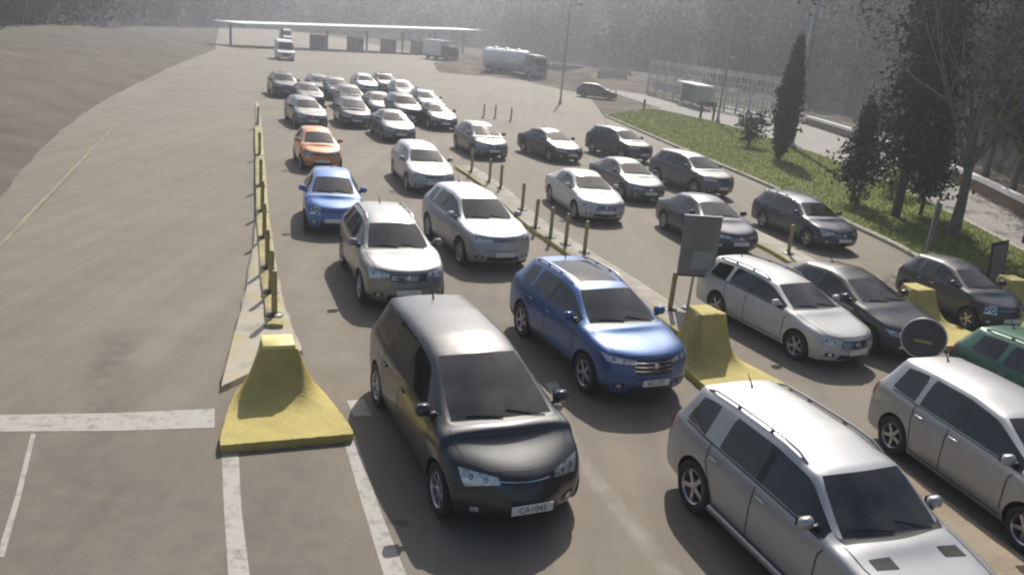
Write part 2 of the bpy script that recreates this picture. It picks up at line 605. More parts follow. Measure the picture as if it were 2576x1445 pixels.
# ------------------------------------------------------------------ cars
SPEC = {
    'hatch':dict(nb=0.3,L=4.40,W=1.78,H=1.53,xf=1.33,xr=-1.30,R=.315,gc=.17,zn=.74,zc=.98,zh=1.03,xc=1.08,xt=.18,xe=-1.52,xb=-1.96,zb=1.0,zbr=1.03,wr=.58,xB=-.3,xC=-1.0,xD=-1.5,pc=.03),
    'suv':dict(nb=0.24,L=4.48,W=1.85,H=1.65,xf=1.34,xr=-1.33,R=.35,gc=.2,zn=.90,zc=1.07,zh=1.12,xc=1.0,xt=.22,xe=-1.68,xb=-2.05,zb=1.12,zbr=1.16,wr=.6,xB=-.3,xC=-1.08,xD=-1.6,pc=.03),
    'bigsuv':dict(nb=0.22,L=4.78,W=1.91,H=1.79,xf=1.5,xr=-1.41,R=.38,gc=.24,zn=.97,zc=1.14,zh=1.19,xc=1.08,xt=.45,xe=-1.95,xb=-2.2,zb=1.18,zbr=1.2,wr=.66,xB=-.2,xC=-1.22,xD=-1.98,pc=.16),
    'wagon':dict(nb=0.28,L=4.62,W=1.77,H=1.48,xf=1.36,xr=-1.30,R=.315,gc=.17,zn=.72,zc=.95,zh=.99,xc=.95,xt=.2,xe=-1.9,xb=-2.16,zb=1.0,zbr=.99,wr=.57,xB=-.33,xC=-1.1,xD=-1.85,pc=.04),
    'sedan':dict(nb=0.28,L=4.6,W=1.78,H=1.45,xf=1.38,xr=-1.28,R=.315,gc=.17,zn=.70,zc=.94,zh=.98,xc=.98,xt=.2,xe=-1.0,xb=-1.62,zb=.98,zbr=.97,wr=.56,xB=-.32,xC=-.98,xD=-1.22,pc=.02),
    'small':dict(nb=0.3,L=3.6,W=1.63,H=1.49,xf=1.13,xr=-1.17,R=.29,gc=.17,zn=.76,zc=.97,zh=1.02,xc=.78,xt=.06,xe=-1.28,xb=-1.62,zb=1.0,zbr=1.0,wr=.53,xB=-.42,xC=-.9,xD=-1.25,pc=.05),
    'mpv':dict(nb=0.34,L=4.4,W=1.79,H=1.66,xf=1.32,xr=-1.36,R=.32,gc=.17,zn=.82,zc=1.03,zh=1.08,xc=1.15,xt=.3,xe=-1.75,xb=-2.03,zb=1.05,zbr=1.06,wr=.6,xB=-.3,xC=-1.05,xD=-1.75,pc=.04),
    'minivan':dict(nb=0.42,L=4.7,W=1.82,H=1.69,xf=1.5,xr=-1.5,R=.33,gc=.17,zn=.80,zc=1.04,zh=1.10,xc=1.28,xt=.22,xe=-1.95,xb=-2.2,zb=1.06,zbr=1.1,wr=.62,xB=-.25,xC=-1.15,xD=-1.95,pc=.03),

}
PAINT, WIND, SIDE, REAR, WELL, TRIM = range(6)


def car_shell(s, name):
    """closed, subdivided body shell with wheel wells cut; returns (verts, faces, material index)"""
    W2, L2 = s['W'] / 2, s['L'] / 2
    gc = s['gc']
    lerp = lambda a, b, t: a + (b - a) * t
    H, xt, xe, xc, xb = s['H'], s['xt'], s['xe'], s['xc'], s['xb']

    def wf(x):
        f = 1.0
        d = L2 - x
        if d < 1.0:
            f = .80 + .20 * (1 - (1 - min(1, max(0, (d - .12) / .88))) ** 2.2)
        d = L2 + x
        if d < .9:
            f = min(f, .88 + .12 * (1 - (1 - min(1, max(0, (d - .05) / .85))) ** 2))
        return f * W2

    def belt(x):
        t = (xc - x) / (xc - s['xD'])
        return lerp(s['zc'], s['zbr'], min(1, max(0, t)))

    def roofz(x):
        t = (x - xe) / (xt - xe)
        return H - .075 * (1 - min(1, t)) ** 2 - .115 * max(0, (t - .5) / .5) ** 2

    def low(x, zt, yt, dx=(0, 0, 0, 0, 0)):
        w = wf(x)
        z4 = gc + .17
        z6 = zt - .09
        return [(x + dx[0], 0, gc), (x + dx[0], .33 * w, gc), (x + dx[0], .66 * w, gc), (x + dx[0], .92 * w, gc + .025),
                (x + dx[1], .985 * w, z4), (x + dx[2], 1.0 * w, lerp(z4, z6, .5)), (x + dx[3], .985 * w, z6), (x + dx[4], yt * w, zt)]
    st = []
    # nose
    nb = s['nb']
    x = L2 - nb
    zn = s['zn']
    w = wf(x)
    o = low(x, zn - .03, .93, (-.05, 0, 0, -.03, -.1))
    o += [(x - .02 + nb * .2, .66 * w, zn), (x + nb * .45, .33 * w, zn + .015), (x + nb * .55, 0, zn + .02)]
    st.append(o)
    for x, t in ((L2 - nb - .2, .28), (min(s['xf'], L2 - nb - .4), .55), (xc + .22, .9)):
        zf = lerp(zn, s['zc'], t)
        zh = lerp(zn + .02, s['zh'], t)
        w = wf(x)
        o = low(x, zf, .93)
        o += [(x, .74 * w, zf + .045), (x + (.02 if t < .9 else .05), .38 * w, zh), (x + (.02 if t < .9 else .09), 0, zh + .008)]
        st.append(o)
    x = xc + .06
    zf = s['zc'] - .01
    st.append(low(x, zf, .93) + [(x, .80 * W2, zf + .035), (x + .07, .42 * W2, s['zh'] - .005), (x + .12, 0, s['zh'])])
    x = xc
    st.append(low(x, s['zc'], .93) + [(x - .02, .84 * W2, s['zc'] + .035), (x, .76 * W2, s['zc'] + .035), (x + .12, 0, s['zh'] + .012)])

    def cab(x, xr=None, b=None):
        xr = x if xr is None else xr
        rz = roofz(xr)
        return low(x, belt(x) if b is None else b, .925) + [(xr, s['wr'], rz - .105), (xr, s['wr'] - .06, rz - .04), (xr, 0, rz)]
    o = cab(xt)
    o[10] = (xt + .09, 0, roofz(xt))
    st.append(o)
    st.append(cab(xt - .16))
    xB, xC, xD, pc = s['xB'], s['xC'], s['xD'], s['pc']
    for x in (xB + .045, xB - .045, xC + pc, xC - pc):
        st.append(cab(x))
    st.append(cab(xD, max(xD, xe + .12)))
    xm = (xD + xb) / 2
    st.append(cab(xm, xe, belt(xD)))
    zb = s['zb']
    o = low(xb + .03, zb - .01, .925)
    w = wf(xb)
    o += [(xb + .02, .82 * w, zb + .02), (xb, .74 * w, zb + .03), (xb - .05, 0, zb + .035)]
    st.append(o)
    for k in (.45, .9):
        x = lerp(xb, -L2 + .1, k)
        w = wf(x)
        zt = zb - .015 - .05 * k if xb > -L2 + .5 else zb - .03 - .06 * k
        st.append(low(x, zt, .925, (.03 * k, 0, 0, 0, .02 * k)) + [(x, .66 * w, zt + .035), (x - .03 * k, .33 * w, zt + .045), (x - .04 * k, 0, zt + .048)])
    # ring -> verts
    verts, idx = [], []
    for o in st:
        row = [0] * 20
        for j in range(11):
            row[j] = len(verts)
            verts.append(o[j])
        for j in range(1, 10):
            row[20 - j] = len(verts)
            verts.append((o[j][0], -o[j][1], o[j][2]))
        idx.append(row)
    faces, mats = [], []
    n = len(st)
    for i in range(n - 1):
        for j in range(20):
            k = (j + 1) % 20
            jj = min(j, 19 - j)          # 0..9 face strip on either side
            m = PAINT
            if jj <= 2:
                m = WELL
            elif jj == 7 and 5 <= i <= 11 and i not in (8, 10):
                m = SIDE
                if i == 11 and s['xb'] > -L2 + .5:
                    m = PAINT
            elif jj == 9 and i == 5:
                m = WIND
            elif jj in (8, 9) and i == 4:
                m = TRIM
            elif jj == 9 and i == n - 4:
                m = REAR
            elif jj == 7 and i == 8:
                m = TRIM
            elif jj == 3:
                m = TRIM if s.get('clad') else PAINT
            faces.append((idx[i][j], idx[i + 1][j], idx[i + 1][k], idx[i][k]))
            mats.append(m)
    # end caps: rows of 7 across

    def cap(row, bul, sgn, prof):
        cols = [[None] * 7 for _ in range(5)]
        for r_ in range(5):
            cols[r_][0] = row[3 + r_]
            cols[r_][6] = row[20 - (3 + r_)]
        for c, j in ((1, 2), (2, 1), (3, 0), (4, 19), (5, 18)):
            cols[0][c] = row[j]
        for c, j in ((1, 8), (2, 9), (3, 10), (4, 11), (5, 12)):
            cols[4][c] = row[j]
        for r_ in (1, 2, 3):
            a = verts[row[3 + r_]]
            for c, fy in ((1, .70), (2, .35), (3, 0), (4, -.35), (5, -.70)):
                cols[r_][c] = len(verts)
                zt = verts[cols[4][c]][2]
                z = a[2] if r_ < 3 else min(a[2] + .01, zt - .06)
                verts.append((a[0] + sgn * bul * prof[r_] * (1 - fy * fy * 1.5), a[1] * fy, z))
        for j in (0, 1, 2, 18, 19):
            p = verts[row[j]]
            verts[row[j]] = (p[0] + sgn * bul * prof[0] * (1 - (p[1] / W2) ** 2), p[1], p[2] + .02)
        for r_ in range(4):
            for c in range(6):
                faces.append((cols[r_][c], cols[r_][c + 1], cols[r_ + 1][c + 1], cols[r_ + 1][c]))
                mats.append(PAINT)
    cap(idx[0], nb, 1, (.7, 1, .98, .85))
    cap(idx[-1], .1, -1, (.4, 1, .95, .8))
    me = bpy.data.meshes.new('shell')
    me.from_pydata(verts, [], faces)
    for i, p in enumerate(me.polygons):
        p.material_index = mats[i]
        p.use_smooth = True
    bm = bmesh.new()
    bm.from_mesh(me)
    bmesh.ops.recalc_face_normals(bm, faces=bm.faces)
    cl = bm.edges.layers.float.get('crease_edge') or bm.edges.layers.float.new('crease_edge')
    bm.verts.ensure_lookup_table()
    pos = {}
    for i, row in enumerate(idx):
        for j, vi in enumerate(row):
            pos[vi] = (i, min(j, 20 - j))
    for e in bm.edges:
        a, b = (pos.get(v.index) for v in e.verts)
        if not a or not b:
            continue
        if a[1] == b[1]:                  # along the car
            j = a[1]
            if j == 3:
                e[cl] = .5
            elif j == 7:
                e[cl] = .55 if 5 <= min(a[0], b[0]) <= 11 else .3
            elif j == 8 and 5 <= min(a[0], b[0]) <= 11:
                e[cl] = .35
            elif j == 9 and min(a[0], b[0]) in (5, n - 4):
                e[cl] = .6
        elif a[0] == b[0]:
            i = a[0]
            if min(a[1], b[1]) >= 8:
                e[cl] = {4: .45, 5: .7, 6: .45, n - 4: .5, n - 3: .5}.get(i, 0)
            elif min(a[1], b[1]) == 7 and 6 < i < 12:
                e[cl] = .7
    bm.to_mesh(me)
    bm.free()
    o = link(bpy.data.objects.new('shell', me))
    md = o.modifiers.new('s', 'SUBSURF')
    md.levels = md.render_levels = 2
    # wheel wells
    cut = MB()
    for x in (s['xf'], s['xr']):
        for sg in (1, -1):
            y0, y1 = sg * (W2 - .30), sg * (W2 + .2)
            r_ = s['R'] + .055
            cut.lathe([(r_, y0), (r_, y1)], 28, 0, 'y', (x, 0, s['R'] + .01))
    co = cut.build('cut', [M['well']])
    for p in co.data.polygons:
        p.material_index = WELL
    bo = o.modifiers.new('b', 'BOOLEAN')
    bo.operation = 'DIFFERENCE'
    bo.solver = 'EXACT'
    bo.object = co
    bpy.context.view_layer.update()
    dg = bpy.context.evaluated_depsgraph_get()
    ev = o.evaluated_get(dg)
    m2 = ev.to_mesh()
    V = [v.co.copy() for v in m2.vertices]
    F = [tuple(p.vertices) for p in m2.polygons]
    MI = [min(p.material_index, 5) for p in m2.polygons]
    ev.to_mesh_clear()
    for q in (o, co):
        d = q.data
        bpy.data.objects.remove(q)
        bpy.data.meshes.remove(d)
    return V, F, MI


class Skin:
    """ray-casts details on to a body shell"""
    def __init__(s, V, F):
        s.t = BVHTree.FromPolygons(V, F)

    def hit(s, o, d, off=.004):
        d = Vector(d).normalized()
        p, nrm, i, _ = s.t.ray_cast(Vector(o), d, 20)
        if p is None:
            return None
        if nrm.dot(d) > 0:
            nrm = -nrm
        return p + nrm * off, nrm

    def ribbon(s, mb, pts, d, w=.012, m=0, off=.003):
        """pts: polyline of ray origins"""
        out = []
        for a, b in zip(pts, pts[1:]):
            a, b = Vector(a), Vector(b)
            k = max(2, int((b - a).length / .06))
            for i in range(k + (1 if b == Vector(pts[-1]) else 0)):
                h = s.hit(a.lerp(b, i / k), d, off)
                if h:
                    out.append(h)
        if len(out) < 2:
            return
        v, f = [], []
        for i, (p, nr) in enumerate(out):
            t = out[min(i + 1, len(out) - 1)][0] - out[max(i - 1, 0)][0]
            if t.length < 1e-6:
                continue
            sd = t.normalized().cross(nr).normalized() * w / 2
            v += [p - sd, p + sd]
        for i in range(len(v) // 2 - 1):
            if (v[2 * i] - v[2 * i + 2]).length < .3:
                f.append((2 * i, 2 * i + 1, 2 * i + 3, 2 * i + 2))
        mb.add(v, f, m)

    def disc(s, mb, o, d, up, c, r, m=0, off=.01):
        d = Vector(d).normalized()
        up = Vector(up)
        sd = up.cross(d).normalized()
        up = d.cross(sd)
        v = []
        for k in range(13):
            a = 6.2832 * k / 12
            rr = r if k < 12 else 0
            h = s.hit(Vector(o) + sd * (c[0] + rr * math.cos(a)) + up * (c[1] + rr * math.sin(a)), d, off)
            if not h:
                return
            v.append(h[0])
        mb.add(v, [(12, k, (k + 1) % 12) for k in range(12)], m)

    def patch(s, mb, o, d, up, corners, nu=8, nv=5, m=0, off=.006):
        """corners: 4 points (a,b) in the plane across d: a to the left of d seen from behind, b up; bilinear patch"""
        d = Vector(d).normalized()
        up = Vector(up)
        sd = up.cross(d).normalized()
        up = d.cross(sd)
        v, ok = [], []
        for j in range(nv + 1):
            for i in range(nu + 1):
                a, b = i / nu, j / nv
                x = [(corners[0][k] * (1 - a) + corners[1][k] * a) * (1 - b) + (corners[3][k] * (1 - a) + corners[2][k] * a) * b for k in (0, 1)]
                h = s.hit(Vector(o) + sd * x[0] + up * x[1], d, off)
                ok.append(h is not None)
                v.append(h[0] if h else Vector(o))
        f = []
        for j in range(nv):
            for i in range(nu):
                q = (j * (nu + 1) + i, j * (nu + 1) + i + 1, (j + 1) * (nu + 1) + i + 1, (j + 1) * (nu + 1) + i)
                if all(ok[k] for k in q) and max((v[q[0]] - v[k]).length for k in q) < .6:
                    f.append(q)
        mb.add(v, f, m)


def islands(F, sel):
    by = {}
    for i in sel:
        for v in F[i]:
            by.setdefault(v, []).append(i)
    left, out = set(sel), []
    while left:
        st = [left.pop()]
        comp = []
        while st:
            i = st.pop()
            comp.append(i)
            for v in F[i]:
                for k in by[v]:
                    if k in left:
                        left.discard(k)
                        st.append(k)
        out.append(comp)
    return out


def sub(V, F, sel):
    mp, v, f = {}, [], []
    for i in sel:
        q = []
        for k in F[i]:
            if k not in mp:
                mp[k] = len(v)
                v.append(V[k])
            q.append(mp[k])
        f.append(tuple(q))
    return v, f


def plate_text(parent, txt, x):
    """dark characters standing on a plate that faces +x"""
    cu = bpy.data.curves.new('plate_text', 'FONT')
    cu.body = txt
    cu.size = .105
    cu.align_x = cu.align_y = 'CENTER'
    cu.extrude = .0015
    t = link(bpy.data.objects.new('plate_text', cu))
    dg = bpy.context.evaluated_depsgraph_get()
    me = bpy.data.meshes.new_from_object(t.evaluated_get(dg))
    bpy.data.objects.remove(t)
    me.materials.clear()
    me.materials.append(M['ink'])
    me.transform(Matrix.Translation((x, 0, 0)) @ Matrix.Rotation(R(90), 4, 'Z') @ Matrix.Rotation(R(90), 4, 'X'))
    o = link(bpy.data.objects.new('plate_text', me))
    o.parent = parent
    return o


SHELLS = {}


def make_car(name, key, label, cat, pm, loc, head, scale=1.0, group=None, rails=False, roof_pane=False, vents=False, clad=False,
             grille='bars', lamp='wide', plate=None, arch=True, spokes=5, seams=True, mirror_paint=True, rim=None, rear_detail=True, beam=None):
    """builds one car: root empty on the ground, parts as children (front looks along +x)"""
    s = dict(SPEC[key])
    s['clad'] = clad
    ck = (key, clad)
    if ck not in SHELLS:
        SHELLS[ck] = car_shell(s, name)
    V, F, MI = SHELLS[ck]
    sk = Skin(V, F)
    W2, L2, gc, Rw, nb = s['W'] / 2, s['L'] / 2, s['gc'], s['R'], s['nb']
    root = empty(name)
    # body
    body_sel = [i for i, m in enumerate(MI) if m in (PAINT, WELL, TRIM)]
    v, f = sub(V, F, body_sel)
    mi = [{PAINT: 0, WELL: 1, TRIM: 2}[MI[i]] for i in body_sel]
    mb = MB()
    mb.v, mb.f, mb.m = [tuple(p) for p in v], f, mi
    if seams:
        for sg in (1, -1):
            y = sg * 3
            d = (0, -sg, 0)
            zb_ = s['zc'] - .03
            xf = s['xf'] - Rw - .12
            xB, xC = s['xB'], s['xC']
            xr = max(s['xr'] + Rw * .5, xC + .02)
            sk.ribbon(mb, [(xf, y, gc + .2), (xf, y, zb_ - .14), (xf + .05, y, zb_ - .05)], d, .019, 2)
            sk.ribbon(mb, [(xf, y, gc + .12), (s['xr'] + Rw + .12, y, gc + .12)], d, .02, 2)
            sk.ribbon(mb, [(xB, y, gc + .12), (xB, y, zb_)], d, .019, 2)
            sk.ribbon(mb, [(s['xr'] + Rw + .1, y, gc + .12), (s['xr'] + Rw + .06, y, .5), (xr, y, Rw * 2 + .14), (xr, y, s['zbr'] - .03)], d, .019, 2)
            xd_ = s['xD'] + .12
            sk.ribbon(mb, [(s['xc'] - .12, y, s['zc'] - .012), (xd_, y, s['zbr'] - .012)], d, .024, 2, .004)
            # bonnet shut line
            sk.ribbon(mb, [(s['xc'] + .1, sg * .80 * W2, 3), (s['xf'], sg * .80 * W2, 3), (L2 - nb - .1, sg * .70 * W2, 3), (L2 - nb * .8, sg * .45 * W2, 3), (L2 - nb * .6, 0, 3)], (0, 0, -1), .017, 2)
        sk.ribbon(mb, [(3, -.45 * W2, s['zn'] * .5 + .12), (3, .45 * W2, s['zn'] * .5 + .12)], (-1, 0, 0), .01, 2)
    body = mesh_obj('body', mb.v, mb.f, [pm, M['well'], M['trim']], root, True, mb.m, 40)
    # glass
    for m, nm in ((WIND, 'windscreen'), (REAR, 'rear_window'), (SIDE, 'side_window')):
        for comp in islands(F, [i for i, q in enumerate(MI) if q == m]):
            gv, gf = sub(V, F, comp)
            mesh_obj(nm, gv, gf, M['windscreen' if m == WIND else 'glass'], root, True)
    # inside
    sb = None
    zs = gc + .28
    for sg in (1, -1):
        b_ = MB()
        b_.box((s['xB'] + .28, sg * .37, zs), (.52, .5, .2), 0, bev=.05)
        MR = Matrix.Translation((s['xB'] + .0, sg * .37, zs + .1)) @ Matrix.Rotation(R(-18), 4, 'Y')
        b_.box((0, 0, .30), (.16, .48, .62), 0, MR, bev=.05)
        b_.box((0, 0, .70), (.10, .26, .18), 0, MR, bev=.04)
        b_.build('seat', M['seat'], root, True, 50)
    b_ = MB().box((s['xr'] + .42, 0, zs + .02), (.5, 1.25, .2), 0, bev=.05)
    b_.box((0, 0, .28), (.16, 1.24, .58), 0, Matrix.Translation((s['xr'] + .16, 0, zs + .1)) @ Matrix.Rotation(R(-20), 4, 'Y'), bev=.05)
    b_.build('rear_seat', M['seat'], root, True, 50)
    db = MB().box((s['xc'] - .20, 0, s['zc'] - .16), (.5, 1.4 * s['W'] / 1.8, .26), 0, bev=.06)
    db.build('dashboard', M['dash'], root, True, 50)
    sw = MB()
    ring = [(.17 * math.cos(a), .17 * math.sin(a)) for a in [6.2832 * i / 16 for i in range(17)]]
    MR = Matrix.Translation((s['xc'] - .56, .37, s['zc'] - .12)) @ Matrix.Rotation(R(65), 4, 'Y')
    sw.tube([MR @ Vector((a, b, 0)) for a, b in ring], .016, 5, cap=False)
    sw.tube([MR @ Vector((-.16, 0, 0)), MR @ Vector((.16, 0, 0))], .02, 5)
    sw.build('steering_wheel', M['dash'], root, True)
    # wheels
    wb = MB()
    wb.lathe([(Rw * .66, -.085), (Rw * .9, -.1), (Rw * .985, -.08), (Rw, -.04), (Rw, .04), (Rw * .985, .08), (Rw * .9, .1), (Rw * .66, .085)], 32, 0, 'y', closed=True)
    rb = MB()
    r0 = Rw * .68
    rb.lathe([(r0, .075), (r0 * .95, .09), (r0 * .88, .07), (r0 * .86, -.02), (r0, -.02)], 32, 0, 'y', closed=True)
    rb.lathe([(r0 * .87, -.02), (r0 * .87, -.015)], 24, 1, 'y')
    for k in range(spokes):
        a = 2 * math.pi * k / spokes + .3
        rb.box((r0 * .5, .055, 0), (r0 * .82, .03, r0 * (.26 if spokes < 7 else .15)), 0, Matrix.Rotation(a, 4, 'Y'), bev=.004)
    rb.lathe([(r0 * .2, .04), (r0 * .22, .06), (r0 * .14, .085)], 16, 0, 'y')
    w0 = r0_ = None
    for x in (s['xf'], s['xr']):
        for sg in (1, -1):
            if w0 is None:
                w0 = wb.build('wheel', M['tyre'], root, True, 40)
                rm = rb.build('rim', [rim or M['rim'], M['well']], w0, True, 30)
                wo = w0
            else:
                wo = copy_tree(w0, root)
            wo.location = (x, sg * (W2 - .115), Rw)
            wo.rotation_euler = (0, 0, 0 if sg > 0 else math.pi)
    # headlights, tail lights
    zl = s['zn'] - .09
    for sg in (1, -1):
        h = MB()
        d = Vector((-1, -sg * .55, 0)).normalized()
        c = Vector((L2 - .1, sg * .74 * W2, zl)) - d * 3
        k = -1 if sg > 0 else 1
        if lamp == 'wide':
            cs = [(-.30 * k, -.05), (.24 * k, -.045), (.30 * k, .10), (-.30 * k, .035)]
        elif lamp == 'slim':
            cs = [(-.28 * k, -.04), (.22 * k, -.02), (.34 * k, .09), (-.28 * k, .03)]
        elif lamp == 'round':
            cs = [(-.16 * k, -.10), (.16 * k, -.10), (.15 * k, .10), (-.15 * k, .10)]
        else:
            cs = [(-.24 * k, -.015), (.17 * k, -.085), (.28 * k, .10), (-.20 * k, .055)]
        cs = [(a, b) for a, b in cs]
        sk.patch(h, c, d, (0, 0, 1), cs, 10, 4, 0, .007)
        hh = min(cs[2][1] - cs[1][1], cs[3][1] - cs[0][1])
        cy = (cs[0][1] + cs[3][1] + cs[1][1] + cs[2][1]) / 4
        for a in (.11, -.07):
            sk.disc(h, c, d, (0, 0, 1), (a * k, cy + a * .12), max(.028, hh * .36), 1, .011)
            sk.disc(h, c, d, (0, 0, 1), (a * k, cy + a * .12), max(.014, hh * .17), 0, .014)
        h.build('headlight', [M['lamp'], M['reflector']], root, True)
        t = MB()
        d = Vector((1, -sg * .6, 0)).normalized()
        zt = s['zb'] - .12
        c = Vector((-L2 + .08, sg * .80 * W2, zt)) - d * 3
        sk.patch(t, c, d, (0, 0, 1), [(-.14, -.16), (.14, -.16), (.13, .10), (-.13, .10)], 6, 5, 0, .006)
        t.build('tail_light', M['red'], root, True)
        # fog lamp
        fg = MB()
        sk.patch(fg, (L2 + 2, sg * .66 * W2, gc + .19), (-1, 0, 0), (0, 0, 1), [(-.10, -.04), (.10, -.04), (.09, .05), (-.09, .05)], 4, 3, 0, .005)
        sk.patch(fg, (L2 + 2, sg * .66 * W2, gc + .195), (-1, 0, 0), (0, 0, 1), [(-.04, -.03), (.04, -.03), (.04, .03), (-.04, .03)], 3, 3, 1, .009)
        fg.build('fog_lamp', [M['trim'], M['lamp']], root, True)
        # mirror
        mr = MB()
        xm, zm = s['xc'] - .30, s['zc'] + .10
        mr.box((xm, sg * (W2 + .03), zm), (.13, .20, .15), 0, bev=.04)
        mr.box((xm + .02, sg * (W2 - .10), zm - .055), (.07, .20, .05), 1, bev=.01)
        mr.box((xm - .068, sg * (W2 + .03), zm), (.01, .17, .11), 2)
        mo = mr.build('wing_mirror', [pm if mirror_paint else M['trim'], M['trim'], M['glass']], root, True, 60)
        # door handles
        for x in (s['xB'] + .16, max(s['xC'], s['xr'] + Rw * .5) + .18):
            h_ = sk.hit((x, sg * 3, s['zc'] - .13), (0, -sg, 0), .012)
            if h_:
                hb = MB().box(h_[0], (.19, .03, .028), 0, bev=.008)
                hb.build('door_handle', pm if mirror_paint else M['chrome'], root, True, 60)
        if rails:
            pts = []
            n = 12
            for i in range(n + 1):
                x = s['xt'] - .22 + (s['xe'] + .12 - s['xt'] + .22) * i / n
                h_ = sk.hit((x, sg * (s['wr'] - .07), 3), (0, 0, -1), 0)
                up = .045 if 0 < i < n else .0
                pts.append((h_[0].x, h_[0].y, h_[0].z + up))
            rl = MB().tube(pts, .018, 6)
            for i in (4, 8):
                rl.box((pts[i][0], pts[i][1], pts[i][2] - .025), (.06, .02, .04))
            rl.build('roof_rail', M['rail'], root, True)
    # grille and lower intake
    g = MB()
    zg = s['zn'] - .13
    if grille == 'big':
        gw, gh = .40 * W2 * 1.15, .135
        zg -= .03
        cs = [(-gw * .8, -gh), (gw * .8, -gh), (gw, gh * .9), (-gw, gh * .9)]
    elif grille == 'slim':
        gw, gh = .46 * W2, .035
        zg += .055
        cs = [(-gw, -gh), (gw, -gh), (gw, gh), (-gw, gh)]
    else:
        gw, gh = .44 * W2, .075
        cs = [(-gw * .9, -gh), (gw * .9, -gh), (gw, gh), (-gw, gh)]
    sk.patch(g, (L2 + 2, 0, zg), (-1, 0, 0), (0, 0, 1), cs, 10, 4, 0, .005)
    for k in range(1, 4 if grille != 'slim' else 2):
        z = zg - gh + 2 * gh * k / (4 if grille != 'slim' else 2)
        sk.ribbon(g, [(L2 + 2, -gw * .88, z), (L2 + 2, gw * .88, z)], (-1, 0, 0), .014, 1, .012)
    h_ = sk.hit((L2 + 2, 0, zg + (.02 if grille != 'slim' else .0)), (-1, 0, 0), .014)
    if h_ and grille != 'slim':
        g.lathe([(.045, 0), (.05, .006), (.03, .012)], 14, 1, 'x', h_[0])
    g.build('grille', [M['trim'], M['chrome']], root, True)
    it = MB()
    sk.patch(it, (L2 + 2, 0, gc + .16), (-1, 0, 0), (0, 0, 1), [(-.5 * W2, -.06), (.5 * W2, -.06), (.44 * W2, .055), (-.44 * W2, .055)], 10, 3, 0, .005)
    it.build('lower_intake', M['trim'], root, True)
    # number plates
    h_ = sk.hit((L2 + 2, 0, gc + .27), (-1, 0, 0), .0)
    if h_:
        pl = MB().box((h_[0].x + .022, 0, gc + .28), (.02, .52, .115), 0, bev=.006)
        po = pl.build('number_plate', [M['plate']], root)
        if plate:
            t = plate_text(po, plate, h_[0].x + .0335)
            t.location = (0, 0, gc + .28)
    h_ = sk.hit((-L2 - 2, 0, .58), (1, 0, 0), .0)
    if h_ and rear_detail:
        MB().box((h_[0].x - .015, 0, .58), (.02, .52, .115), 0, bev=.006).build('number_plate', [M['plate']], root)
    # wipers
    wi = MB()
    for y0, y1 in ((.60 * W2, .05), (-.02, -.52 * W2)):
        p = []
        for i in range(7):
            t = i / 6
            h_ = sk.hit((s['xc'] + .06 - .10 * t, y0 + (y1 - y0) * t, 3), (0, 0, -1), .012)
            p.append(h_[0])
        wi.tube(p, .010, 4)
    wi.build('wiper', M['trim'], root)
    # roof aerial
    h_ = sk.hit((s['xe'] + .3, 0, 3), (0, 0, -1), 0)
    MB().tube([h_[0] - Vector((0, 0, .02)), h_[0] + Vector((-.05, 0, .05)), h_[0] + Vector((-.16, 0, .16))], [.02, .012, .004], 6).build('aerial', M['trim'], root)
    if roof_pane:
        rp = MB()
        xt, xe = s['xt'], s['xe']
        sk.patch(rp, ((xt + xe) / 2 + .12, 0, 4), (0, 0, -1), (1, 0, 0), [(-.40, -.62), (.40, -.62), (.40, .62), (-.40, .62)], 8, 8, 0, .006)
        rp.build('roof_pane', M['glass'], root, True)
    if vents:
        for sg in (1, -1):
            vb = MB()
            sk.patch(vb, (s['xc'] + .42, sg * .52 * W2, 4), (0, 0, -1), (1, 0, 0), [(-.14, -.09), (.14, -.07), (.14, .09), (-.14, .05)], 6, 4, 0, .006)
            vb.build('bonnet_vent', M['trim'], root, True)
            st_ = MB().tube([(s['xf'] - Rw - .1, sg * (W2 + .02), gc + .12), (s['xr'] + Rw + .1, sg * (W2 + .02), gc + .12)], [.045, .045], 8)
            st_.build('side_step', M['rail'], root, True)
    if beam:
        rb_ = MB()
        for x in (s['xt'] - .35, s['xt'] - 1.25):
            h_ = sk.hit((x, 0, 3), (0, 0, -1), 0)
            rb_.box((x, 0, h_[0].z + .075), (.06, 2 * s['wr'] - .06, .03), 0, bev=.008)
            for sg in (1, -1):
                rb_.box((x, sg * (s['wr'] - .06), h_[0].z + .02), (.08, .05, .1), 0)
        rb_.build('roof_bars', M['rail'], root, True)
    tag(root, label, cat, group)
    root.location = (loc[0], loc[1], .014)
    root.rotation_euler = (0, 0, -math.pi / 2 + R(head))
    root.scale = (scale,) * 3
    return root


SHARED = ('wheel',)


def copy_car(src, name, label, cat, pm, loc, head, scale=1.0, group=None):
    """another car of a kind already built: the thing, its parts and their sub-parts are copied, the body gets its own lacquer"""
    c = copy_tree(src)
    c.name = name
    tag(c, label, cat, group)
    for ch in c.children:
        if ch.name.split('.')[0] in ('body', 'wing_mirror', 'door_handle') and ch.data.materials[0] is not M['trim'] and ch.data.materials[0] is not M['chrome']:
            ch.material_slots[0].link = 'OBJECT'
            ch.material_slots[0].material = pm
    c.location = (loc[0], loc[1], .014)
    c.rotation_euler = (0, 0, -math.pi / 2 + R(head))
    c.scale = (scale,) * 3
    return c
HAZE, SKY, SUN, EXPO = .0014, .085, 5.0, .20

# ------------------------------------------------------------------ setting
def sheet(name, pts, z, mat, kind='structure', parent=None):
    o = mesh_obj(name, [(p[0], p[1], z) for p in pts], [tuple(range(len(pts)))], mat, parent)
    if o.data.polygons[0].normal.z < 0:
        o.data.flip_normals()
    if kind:
        o['kind'] = kind
    return o


